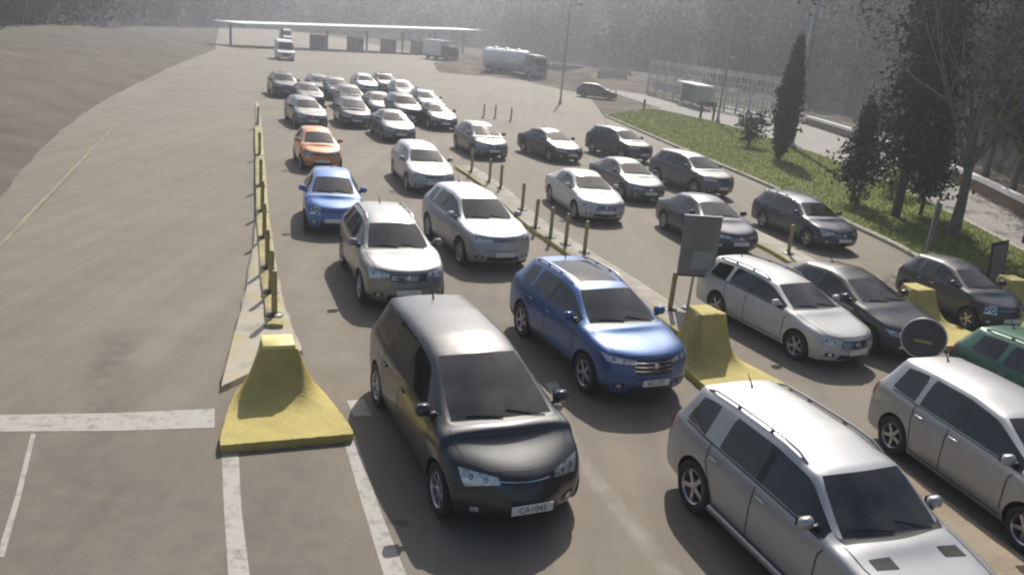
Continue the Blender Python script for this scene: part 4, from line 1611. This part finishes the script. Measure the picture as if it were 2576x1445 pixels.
# lattice fence
fa, fb = Vector(G(1625, 236)), Vector(G(1945, 308))
t = empty('lattice_fence', (fa.x, fa.y, 0), math.atan2((fb - fa).y, (fb - fa).x))
tag(t, 'tall pale steel lattice fence of two tiers behind the bus shelter', 'fence')
Lf = (fb - fa).length
bays = 12
for z, w in ((.35, .16), (1.9, .14), (2.1, .12), (3.7, .28), (3.98, .10)):
    MB().box((Lf / 2, 0, z), (Lf, .09, w), 0).build('rail', M['pale_steel'], t)
for i in range(bays + 1):
    x = Lf * i / bays
    MB().box((x, .06, 2.05), (.18, .16, 4.1), 0).build('post', M['pale_steel'], t)
    if i < bays:
        dxx = Lf / bays
        for z0, z1 in ((.4, 1.86), (2.14, 3.67)):
            pn = MB()
            for kx in (.34, .67):
                pn.box((x + dxx * kx, -.02, (z0 + z1) / 2), (.09, .05, z1 - z0))
            pn.tube([(x + .1, -.03, z0), (x + dxx - .1, -.03, z1)] if i % 2 else [(x + .1, -.03, z1), (x + dxx - .1, -.03, z0)], .045, 5)
            pn.box((x + dxx / 2, -.02, (z0 + z1) / 2), (dxx - .15, .05, .09))
            pn.build('lattice_panel', M['pale_steel'], t)

# parapet along the far edge of the side road
pts = [p for p in offset_line(R2F, -.5) if 34 < p[1] < 80]
mb, mc = MB(), MB()
for layer, (z0, z1, w, bld) in enumerate(((0, .55, .28, mb), (.552, .78, .36, mc))):
    for i, p in enumerate(pts):
        tn = (Vector(pts[min(i + 1, len(pts) - 1)]) - Vector(pts[max(i - 1, 0)])).normalized()
        nx, ny = -tn.y * w / 2, tn.x * w / 2
        bld.v += [(p[0] - nx, p[1] - ny, z0), (p[0] - nx, p[1] - ny, z1), (p[0] + nx, p[1] + ny, z1), (p[0] + nx, p[1] + ny, z0)]
    n = len(pts)
    for i in range(n - 1):
        for k in range(4):
            l = (k + 1) % 4
            bld.f.append((i * 4 + k, (i + 1) * 4 + k, (i + 1) * 4 + l, i * 4 + l))
    bld.f += [(0, 1, 2, 3), tuple((n - 1) * 4 + k for k in (3, 2, 1, 0))]
    bld.m += [0] * len(bld.f)
wo = mb.build('parapet_wall', M['brown'], None)
mc.build('coping', M['white_paint'], wo)
tag(wo, 'low brown roadside wall with white coping along the side road below the wood', 'wall')

# two-legged board and a marker post on the dirt verge
t = empty('wooden_board', (*G(1776, 303), 0), R(-10))
tag(t, 'small brown two-legged board at the edge of the lawn below the shelter', 'board')
for x in (-.55, .55):
    MB().box((x, 0, .65), (.22, .14, 1.3), 0, bev=.02).build('leg', M['brown'], t)
MB().box((0, 0, 1.4), (1.5, .1, .4), 0, bev=.02).build('panel', M['brown'], t)
t = empty('marker_post', (*G(1618, 280), 0), 0)
tag(t, 'short yellow and dark marker post on the dirt at the tip of the lawn', 'post')
MB().box((0, 0, .55), (.2, .2, 1.1), 0, bev=.03).build('post', M['yellow_post'], t)
MB().box((0, -.11, .75), (.16, .02, .5), 0).build('dark_plate', M['dark_panel'], t)


t0 = None
for px in ((1462, 238), (1545, 250)):
    if t0 is None:
        t0 = t = empty('marker_post', (*G(*px), 0), 0)
        MB().box((0, 0, .5), (.16, .16, 1.0), 0, bev=.02).build('post', M['white_paint'], t)
        MB().box((0, 0, .75), (.175, .175, .18), 0, bev=.01).build('band', M['red'], t)
        tag(t, 'white marker post with a red band left of the brownish car', 'post', 'white posts by the brownish car')
    else:
        t = copy_tree(t0)
        t.location = (*G(*px), 0)
        tag(t, 'white marker post with a red band right of the brownish car', 'post', 'white posts by the brownish car')


def lamp_post(base, h, rad, label, heads, arm=.9, rz=0):
    t = empty('lamp_post', (*base, 0), rz)
    tag(t, label, 'lamp post', 'lamp posts along the side road')
    MB().tube([(0, 0, 0), (0, 0, h * .5), (0, 0, h)], [rad, rad * .8, rad * .6], 12).build('pole', M['steel'], t, True)
    MB().lathe([(rad * 1.8, 0), (rad * 1.8, .25), (rad * 1.1, .4)], 12, 0, 'z').build('base', M['steel'], t, True, 40)
    for sg in heads:
        MB().tube([(0, 0, h - .1), (sg * arm * .5, 0, h + .12), (sg * arm, 0, h + .15)], .04, 6).build('arm', M['steel'], t, True)
        MB().box((sg * (arm + .3), 0, h + .13), (.75, .28, .13), 0, bev=.04).build('lamp_head', M['grey_paint'], t, True)


lamp_post(G(1985, 372), 13.5, .26, 'thick tall grey lamp post rising past the top edge beside the cypress', (1,), 1.2, R(-90))
lamp_post(G(1803, 312), 13, .13, 'thin tall lamp post rising from the right end of the bus shelter', (1,), 1.2, R(-90))
lamp_post(G(2016, 250), 7.6, .10, 'far lamp post with twin heads between the cypress and the big conifer', (1, -1), .55, R(8))
lamp_post(G(1812, 268), 5.2, .09, 'short lamp post with a small head above the lattice fence', (1,), .3, R(-60))
lamp_post(G(1408, 262), 8.5, .09, 'slim lamp post with a white head among the dirt heaps right of the tank lorry', (1,), .5, R(0))


# ------------------------------------------------------------------ vegetation
def cards(mb, c, n, spread, size, m=0, flat=0.0, asp=1.6):
    """n leaf-clump faces scattered round c"""
    for _ in range(n):
        p = Vector((rnd.gauss(0, 1), rnd.gauss(0, 1), rnd.gauss(0, 1)))
        p = Vector((p.x * spread[0], p.y * spread[1], p.z * spread[2])) * .55
        a = Vector((rnd.gauss(0, 1), rnd.gauss(0, 1), rnd.gauss(0, 1) * (1 - flat))).normalized()
        b = a.orthogonal().normalized()
        b = Matrix.Rotation(rnd.uniform(0, 6.28), 3, a) @ b
        d = a.cross(b)
        s = size * rnd.uniform(.6, 1.3)
        o = Vector(c) + p
        q = [o - b * s * .5 - d * s * .2, o + d * s * -.5 * .6, o + b * s * .5 * asp, o + d * s * .35]
        k = len(mb.v)
        mb.v += [tuple(x) for x in q]
        mb.f.append((k, k + 1, k + 2, k + 3))
        mb.m.append(m)


def plain(mb, name, mats, parent):
    return mesh_obj(name, mb.v, mb.f, mats, parent, False, mb.m)


def limb(mb, p, d, l, r, depth, ends, spread=.6, droop=0.0):
    """branching limb; collects twig ends"""
    n = 4
    pts, rs = [Vector(p)], [r]
    q, v = Vector(p), Vector(d).normalized()
    for i in range(n):
        v = (v + Vector((rnd.gauss(0, .1), rnd.gauss(0, .1), rnd.gauss(0, .07) + .05 - droop))).normalized()
        q = q + v * l / n
        pts.append(q.copy())
        rs.append(r * (1 - .55 * (i + 1) / n))
    mb.tube(pts, rs, 5 if depth > 1 else 4, cap=False)
    if depth <= 0:
        ends.append(q)
        return
    ends.append(pts[2])
    for k in range(rnd.choice((2, 3, 3))):
        t = rnd.choice((2, 3, 4))
        w = (v + Vector((rnd.gauss(0, spread), rnd.gauss(0, spread), rnd.gauss(.1, spread * .5)))).normalized()
        limb(mb, pts[t], w, l * rnd.uniform(.55, .8), rs[t] * .7, depth - 1, ends, spread, droop)


def broad_tree(name, base, h, r, leaf, label, group, bark='bark', dens=14, size=.35, depth=3, trunk=.35, spread=.55, z0=0.0):
    t = empty(name, (*base, z0), rnd.uniform(0, 6))
    tr, ends = MB(), []
    th = h * trunk
    rt = h * .012 + .03
    tr.tube([(0, 0, -.1), (.02, .03, th * .5), (.05, -.04, th)], [rt * 1.4, rt, rt * .85], 8, cap=False)
    for k in range(5):
        a = 6.28 * k / 5 + rnd.uniform(-.4, .4)
        limb(tr, (.05, -.04, th * rnd.uniform(.75, 1)), (math.cos(a) * .75 * r / (h * .35), math.sin(a) * .75 * r / (h * .35), 1.0), h * .33, rt * .6, depth, ends, spread)
    limb(tr, (.05, -.04, th), (0, 0, 1), h * .36, rt * .8, depth, ends, spread)
    tr.build('trunk', M[bark], t, True, 60)
    cr = MB()
    for e in ends:
        cards(cr, e, dens, (h * .05, h * .05, h * .05), size)
    plain(cr, 'crown', M[leaf], t)
    tag(t, label, 'tree', group)
    return t


def fir_tree(name, base, h, r, leaf, label, group, skirt=.1, col_=False, z0=0.0, n=150, size=.3, per=26):
    t = empty(name, (*base, z0), rnd.uniform(0, 6))
    tr = MB().tube([(0, 0, -.1), (.02, 0, h * .5), (0, 0, h * .97)], [h * .010 + .04, h * .007 + .02, .02], 8, cap=False)
    cr = MB()
    for i in range(n):
        f = (i + .5) / n
        z = h * (skirt + (1 - skirt) * f)
        if col_:
            rr = r * min(1, (f * 6) ** .6) * (1 - f ** 3) ** .8 * rnd.uniform(.75, 1.08)
        else:
            rr = r * (1 - f) ** .85 * rnd.uniform(.5, 1.15) + .12
        a = i * 2.4 + rnd.uniform(-.5, .5)
        d = Vector((math.cos(a), math.sin(a), 0))
        e = d * rr + Vector((0, 0, z - (rr * .28 if not col_ else -rr * .6)))
        tr.tube([(0, 0, z), tuple(e)], [.035, .01], 4, cap=False)
        for k in range(3):
            q = Vector((0, 0, z)).lerp(e, .35 + .3 * k)
            cards(cr, q, per // 3, (rr * .32 + .12, rr * .32 + .12, .22 if not col_ else .4), size)
    tr.build('trunk', M['bark'], t, True, 60)
    plain(cr, 'crown', M[leaf], t)
    tag(t, label, 'tree', group)
    return t


def bush(base, r, h, leaf, label, z0=0.0, n=500, size=.2, group=None):
    t = empty('bush', (*base, z0))
    st, cr = MB(), MB()
    for k in range(7):
        a = k * .9
        e = (math.cos(a) * r * .6, math.sin(a) * r * .6, h * rnd.uniform(.6, .95))
        st.tube([(0, 0, -.05), (e[0] * .4, e[1] * .4, e[2] * .5), e], [.03, .02, .008], 5, cap=False)
        cards(cr, (e[0], e[1], e[2] * .8), n // 10, (r * .5, r * .5, h * .3), size)
        cards(cr, (e[0] * .6, e[1] * .6, e[2] * .45), n // 16, (r * .5, r * .5, h * .3), size)
    st.build('stem', M['bark'], t, True, 60)
    plain(cr, 'foliage', M[leaf], t)
    tag(t, label, 'bush', group)
    return t


TG = 'conifers on the lawn'
fir_tree('cypress_tree', G(1957, 405), 6.6, .62, 'cypress', 'slim dark cypress on the lawn by the thick grey lamp post', TG, .06, True, .1, 190, .26, 30)
fir_tree('conifer_tree', G(2250, 548), 15.5, 1.8, 'fir', 'large dark conifer with low ragged skirts in the middle of the lawn', TG, .14, False, .1, 330, .18, 48)
fir_tree('conifer_tree', (14.6, 35.9), 4.2, 1.0, 'fir', 'lower dark conifer leaning against the left of the big conifer', TG, .26, False, .1, 90, .16, 36)
fir_tree('conifer_tree', (17.0, 34.4), 4.6, .95, 'fir', 'dark conifer just right of the big conifer, its skirt almost on the grass', TG, .22, False, .1, 90, .16, 36)
bush(G(1882, 372), 1.0, 2.2, 'cypress', 'dark round bush on the lawn just left of the cypress', .1, 700, .2)
bush(G(2240, 500), .8, 1.5, 'yellowleaf', 'yellowish bush glowing under the big conifer skirt', .1, 420, .16)
bush(G(2315, 505), .6, 1.3, 'yellowleaf', 'small yellow-green sapling right of the big conifer trunk', .1, 300, .15)
bush(G(2150, 520), .55, 1.3, 'bush', 'thin sapling on the lawn left of the big conifer trunk', .1, 160, .15)
BG = 'bare brown trees along the side road'
broad_tree('bare_tree', G(2393, 600), 12.5, 3.2, 'bud', 'tall bare brown tree with a forked trunk right of the big conifer', BG, 'bark_grey', 12, .13, 4, .22, .5, .1)
broad_tree('bare_tree', (19.6, 31.0), 9.0, 2.8, 'bush', 'dark tree at the right edge overhanging the side road', BG, 'bark', 9, .3, 3, .22, .55, .0)
for i, (x, y, h, lf, lab) in enumerate([
        (24.2, 40.5, 11, 'bud', 'brown bare tree beyond the side road straight above the black small car'),
        (23.2, 35.0, 10, 'bud', 'brown bare tree beyond the side road at the right edge'),
        (25.5, 45.5, 12, 'bud', 'brown bare tree beyond the parapet wall right of the big conifer'),
        (27.5, 52.0, 11, 'bush', 'olive tree crown beyond the parapet wall behind the big conifer'),
        (29.5, 60.0, 10, 'bush', 'olive tree beyond the wall between the far twin lamp and the big conifer'),
        (27.5, 40.0, 13, 'bud', 'tall brown tree at the top right corner in front of the wood')]):
    broad_tree('roadside_tree', (x, y), h, h * .28, lf, lab, BG, 'bark_grey', 22, .2, 3, .25, .55, .0)

# grass on the lawn: nobody could count the blades
gb = MB()
poly = lawn


def inside(x, y, poly):
    c = False
    j = len(poly) - 1
    for i in range(len(poly)):
        xi, yi = poly[i]
        xj, yj = poly[j]
        if (yi > y) != (yj > y) and x < (xj - xi) * (y - yi) / (yj - yi) + xi:
            c = not c
        j = i
    return c


n = 0
while n < 26000:
    y = 14 + 64 * rnd.random() ** 1.5
    x = rnd.uniform(6, 20)
    if not inside(x, y, poly):
        continue
    n += 1
    s = rnd.uniform(.03, .07) * (1 + y / 70)
    a = rnd.uniform(0, 6.28)
    dx, dy = math.cos(a) * s * .35, math.sin(a) * s * .35
    k = len(gb.v)
    gb.v += [(x - dx, y - dy, .10), (x + dx, y + dy, .10), (x + rnd.gauss(0, s * .4), y + rnd.gauss(0, s * .4), .10 + s)]
    gb.f.append((k, k + 1, k + 2))
    gb.m.append(0)
go = plain(gb, 'grass', M['grass'], None)
tag(go, 'mown green grass of the lawn strip between the plaza kerb and side road', 'grass', kind='stuff')

# ------------------------------------------------------------------ terrain behind
from mathutils import noise as mn


def interp(tab, x):
    if x <= tab[0][0]:
        return tab[0][1]
    for (a, b), (c, d) in zip(tab, tab[1:]):
        if x <= c:
            t = (x - a) / (c - a)
            t = t * t * (3 - 2 * t)
            return b + (d - b) * t
    return tab[-1][1]


R0 = [(-70, 36), (-50, 36), (-38, 60), (-30, 110), (-24, 190), (-16, 250), (-6, 250), (2, 190), (8, 150), (14, 118), (20, 98), (28, 66), (34, 50), (50, 34), (75, 30)]
HH = [(-70, 10), (-50, 8), (-36, 10), (-28, 12), (-22, 20), (-12, 34), (0, 40), (15, 42), (35, 42), (75, 36)]
SL = [(-70, 26), (-50, 26), (-36, 40), (-24, 150), (-10, 170), (0, 150), (15, 110), (30, 85), (75, 70)]


def hill_z(az, r):
    r0, hh, sl = interp(R0, az), interp(HH, az), interp(SL, az)
    t = min(1, max(0, (r - r0) / sl))
    z = hh * t ** 1.15 * (2 - t) * .9
    a = R(az)
    p = Vector((math.sin(a) * r, math.cos(a) * r, 0))
    z += mn.fractal(p * .03, 1.0, 2.0, 5) * 2.4 * min(1, t * 5)
    return z - .25 * (1 - min(1, t * 6))


v, f = [], []
NA, NR = 220, 60
for i in range(NA + 1):
    az = -70 + 145 * i / NA
    r0, sl = interp(R0, az), interp(SL, az)
    for j in range(NR + 1):
        r = r0 - 2 + (sl * 1.25 + 2) * (j / NR) if j < NR else 620
        a = R(az)
        v.append((math.sin(a) * r, math.cos(a) * r, hill_z(az, r)))
for i in range(NA):
    for j in range(NR):
        q = i * (NR + 1) + j
        f.append((q, q + NR + 1, q + NR + 2, q + 1))
o = mesh_obj('hill', v, f, M['hillside'], None, True)
if o.data.polygons[500].normal.z < 0:
    o.data.flip_normals()
o['kind'] = 'structure'

# far-off wood on the hill: reads as one mass
wa = MB()
for i in range(1900):
    az = rnd.uniform(-58, 62)
    r0, sl = interp(R0, az), interp(SL, az)
    t = rnd.random() ** 1.6 * .9
    r = r0 + 4 + sl * t
    if r > 420:
        continue
    a = R(az)
    z = hill_z(az, r)
    h = rnd.uniform(3.5, 8) * (.55 if r < 75 else 1) * (.6 if az < -30 else 1)
    c = (math.sin(a) * r, math.cos(a) * r, z + h * .55)
    m = 0 if rnd.random() < (.6 if az < 18 else .35) else 1
    near = r < 110
    cards(wa, c, 170 if near else 70, (h * .38, h * .38, h * .52), .36 if near else h * .14, m, asp=1.3)
    wa.tube([(c[0], c[1], z - .3), (c[0], c[1], z + h * .7)], [.14, .05], 4, m=2, cap=False)
wo = plain(wa, 'woodland', [M['wood_a'], M['wood_b'], M['bark_grey']], None)
tag(wo, 'dark mixed wood covering the hillside behind the plaza', 'woodland', kind='stuff')

# scrubby bank along the left edge of the plaza
foot = smooth_line(LEFT, 6)
foot = [(p_[0] + rnd.uniform(-.04, .04), p_[1] + rnd.uniform(-.04, .04)) for p_ in smooth_line(LEFT, 14)]
v, f = [], []
NW = 16
for i, p in enumerate(foot):
    a, b = Vector(foot[max(i - 1, 0)]), Vector(foot[min(i + 1, len(foot) - 1)])
    tn = (b - a).normalized()
    nx = Vector((-tn.y, tn.x))
    hgt = 1.0 + .5 * min(1, i / 20)
    for j in range(NW + 1):
        d = 26 * j / NW
        q = Vector(p) + nx * (d - .5)
        z = hgt * (1 - math.exp(-(d / 5.0) ** 1.5)) + mn.fractal(Vector((q.x, q.y, 0)) * .25, 1., 2., 4) * .16 * min(1, d / 3) - .03
        v.append((q.x, q.y, z))
for i in range(len(foot) - 1):
    for j in range(NW):
        q = i * (NW + 1) + j
        f.append((q, q + 1, q + NW + 2, q + NW + 1))
o = mesh_obj('embankment', v, f, M['bank'], None, True)
if o.data.polygons[50].normal.z < 0:
    o.data.flip_normals()
o['kind'] = 'structure'
# rough dirt heaps between the plaza and the lattice fence
def heap_z(x, y):
    e = min(1, max(0, min(x + 16, 40 - x) / 6), max(0, min(y - 106, 168 - y) / 8))
    return -.1 + max(0, e) * (.75 + 1.1 * mn.fractal(Vector((x * .16, y * .07, 3)), 1., 2., 5))


def heap_xy(x, y):
    return x + (y - 130) * -.15, y - .62 * max(0, x - 2)


v, f = [], []
NX, NY = 70, 50
for j in range(NY + 1):
    for i in range(NX + 1):
        x, y = -16 + 56 * i / NX, 106 + 62 * j / NY
        v.append((*heap_xy(x, y), heap_z(x, y)))
for j in range(NY):
    for i in range(NX):
        q = j * (NX + 1) + i
        f.append((q, q + 1, q + NX + 2, q + NX + 1))
o = mesh_obj('terrain', v, f, M['dirt'], None, True)
if o.data.polygons[900].normal.z < 0:
    o.data.flip_normals()
o['kind'] = 'structure'
jb = None
for k_, (x, y, rz, lab) in enumerate(((-6, 118, 10, 'pale concrete barrier on the dirt just right of the tank lorry'), (1, 122, -5, 'pale concrete barrier on the dirt behind the slim lamp post'),
                      (6, 134, 8, 'concrete barrier deep in the dirt field below the wood'), (11, 127, -12, 'concrete barrier in the middle of the dirt field'),
                      (14, 138, 5, 'far concrete barrier at the foot of the wood'), (19, 131, -20, 'concrete barrier left of the lattice fence'),
                      (-1, 140, 12, 'farthest left concrete barrier in the dirt field'), (16, 119, -25, 'concrete barrier nearest the brownish car'))):
    if jb is None:
        jb = t = empty('concrete_barrier')
        pr = [(-.3, 0), (.3, 0), (.3, .12), (.12, .4), (.09, .95), (-.09, .95), (-.12, .4), (-.3, .12)]
        n = len(pr)
        MB().add([(sx * 2.6, a_, b_) for sx in (-1, 1) for a_, b_ in pr], [tuple(range(n)), tuple(range(2 * n - 1, n - 1, -1))] + [(i, n + i, n + (i + 1) % n, (i + 1) % n) for i in range(n)]).build('block', M['kerb'], t)
        for sx in (-1.6, 1.6):
            MB().tube([(sx - .12, 0, .93), (sx - .1, 0, 1.06), (sx + .1, 0, 1.06), (sx + .12, 0, .93)], .02, 5).build('lifting_loop', M['steel'], t)
    else:
        t = copy_tree(jb)
    t.location = (*heap_xy(x, y), heap_z(x, y) - .08)
    t.rotation_euler = (0, 0, R(rz - 30))
    tag(t, lab, 'barrier', 'concrete barriers in the dirt field')

# ------------------------------------------------------------------ air
m, nt, b = new_mat('thin_haze')
nt.nodes.remove(b)
pv = node(nt, 'ShaderNodeVolumePrincipled')
pv.inputs['Color'].default_value = (.86, .91, 1, 1)
pv.inputs['Density'].default_value = HAZE
pv.inputs['Anisotropy'].default_value = .6
nt.links.new(pv.outputs[0], nt.nodes['Material Output'].inputs['Volume'])
hz = MB().box((0, 290, 34), (1100, 640, 74)).build('haze', m, None)
tag(hz, 'thin bright haze hanging over the whole plaza and hills', 'haze', kind='stuff')

# ------------------------------------------------------------------ light, camera
SUN_EL, SUN_AZ = 42.5, 5.0
w = bpy.data.worlds.new('World')
scn.world = w
w.use_nodes = True
nt = w.node_tree
sky = node(nt, 'ShaderNodeTexSky', sky_type='NISHITA')
sky.sun_disc = False
sky.sun_elevation = R(SUN_EL)
sky.sun_rotation = R(SUN_AZ)
sky.dust_density = 2.5
nt.links.new(sky.outputs[0], nt.nodes['Background'].inputs['Color'])
nt.nodes['Background'].inputs['Strength'].default_value = SKY
sl = bpy.data.lights.new('sun', 'SUN')
sl.energy = SUN
sl.angle = R(.5)
sl.color = (1, .94, .85)
so = link(bpy.data.objects.new('sun', sl))
S = Vector((math.sin(R(SUN_AZ)) * math.cos(R(SUN_EL)), math.cos(R(SUN_AZ)) * math.cos(R(SUN_EL)), math.sin(R(SUN_EL))))
so.rotation_euler = S.to_track_quat('Z', 'Y').to_euler()
so.location = S * 60

cam = bpy.data.cameras.new('camera')
co = link(bpy.data.objects.new('camera', cam))
cp, sp, c, s_ = math.cos(CAM_P), math.sin(CAM_P), math.cos(CAM_R), math.sin(CAM_R)
eu, ev, ew = Vector((1, 0, 0)), Vector((0, -sp, -cp)), Vector((0, cp, -sp))
xr = eu * c - ev * s_
yd = eu * s_ + ev * c
rot = Matrix((xr, -yd, -ew)).transposed()
co.matrix_world = Matrix.Translation((0, 0, CAM_H)) @ rot.to_4x4()
cam.sensor_width = 36
cam.lens = 36 * CAM_F / 2575
cam.clip_start = .1
cam.clip_end = 3000
scn.camera = co

scn.view_settings.view_transform = 'Standard'
scn.view_settings.look = 'None'
scn.view_settings.exposure = EXPO
scn.view_settings.gamma = 1
scn.cycles.max_bounces = 6
scn.cycles.volume_bounces = 1
scn.cycles.use_denoising = True
scn.cycles.filter_width = 2.2
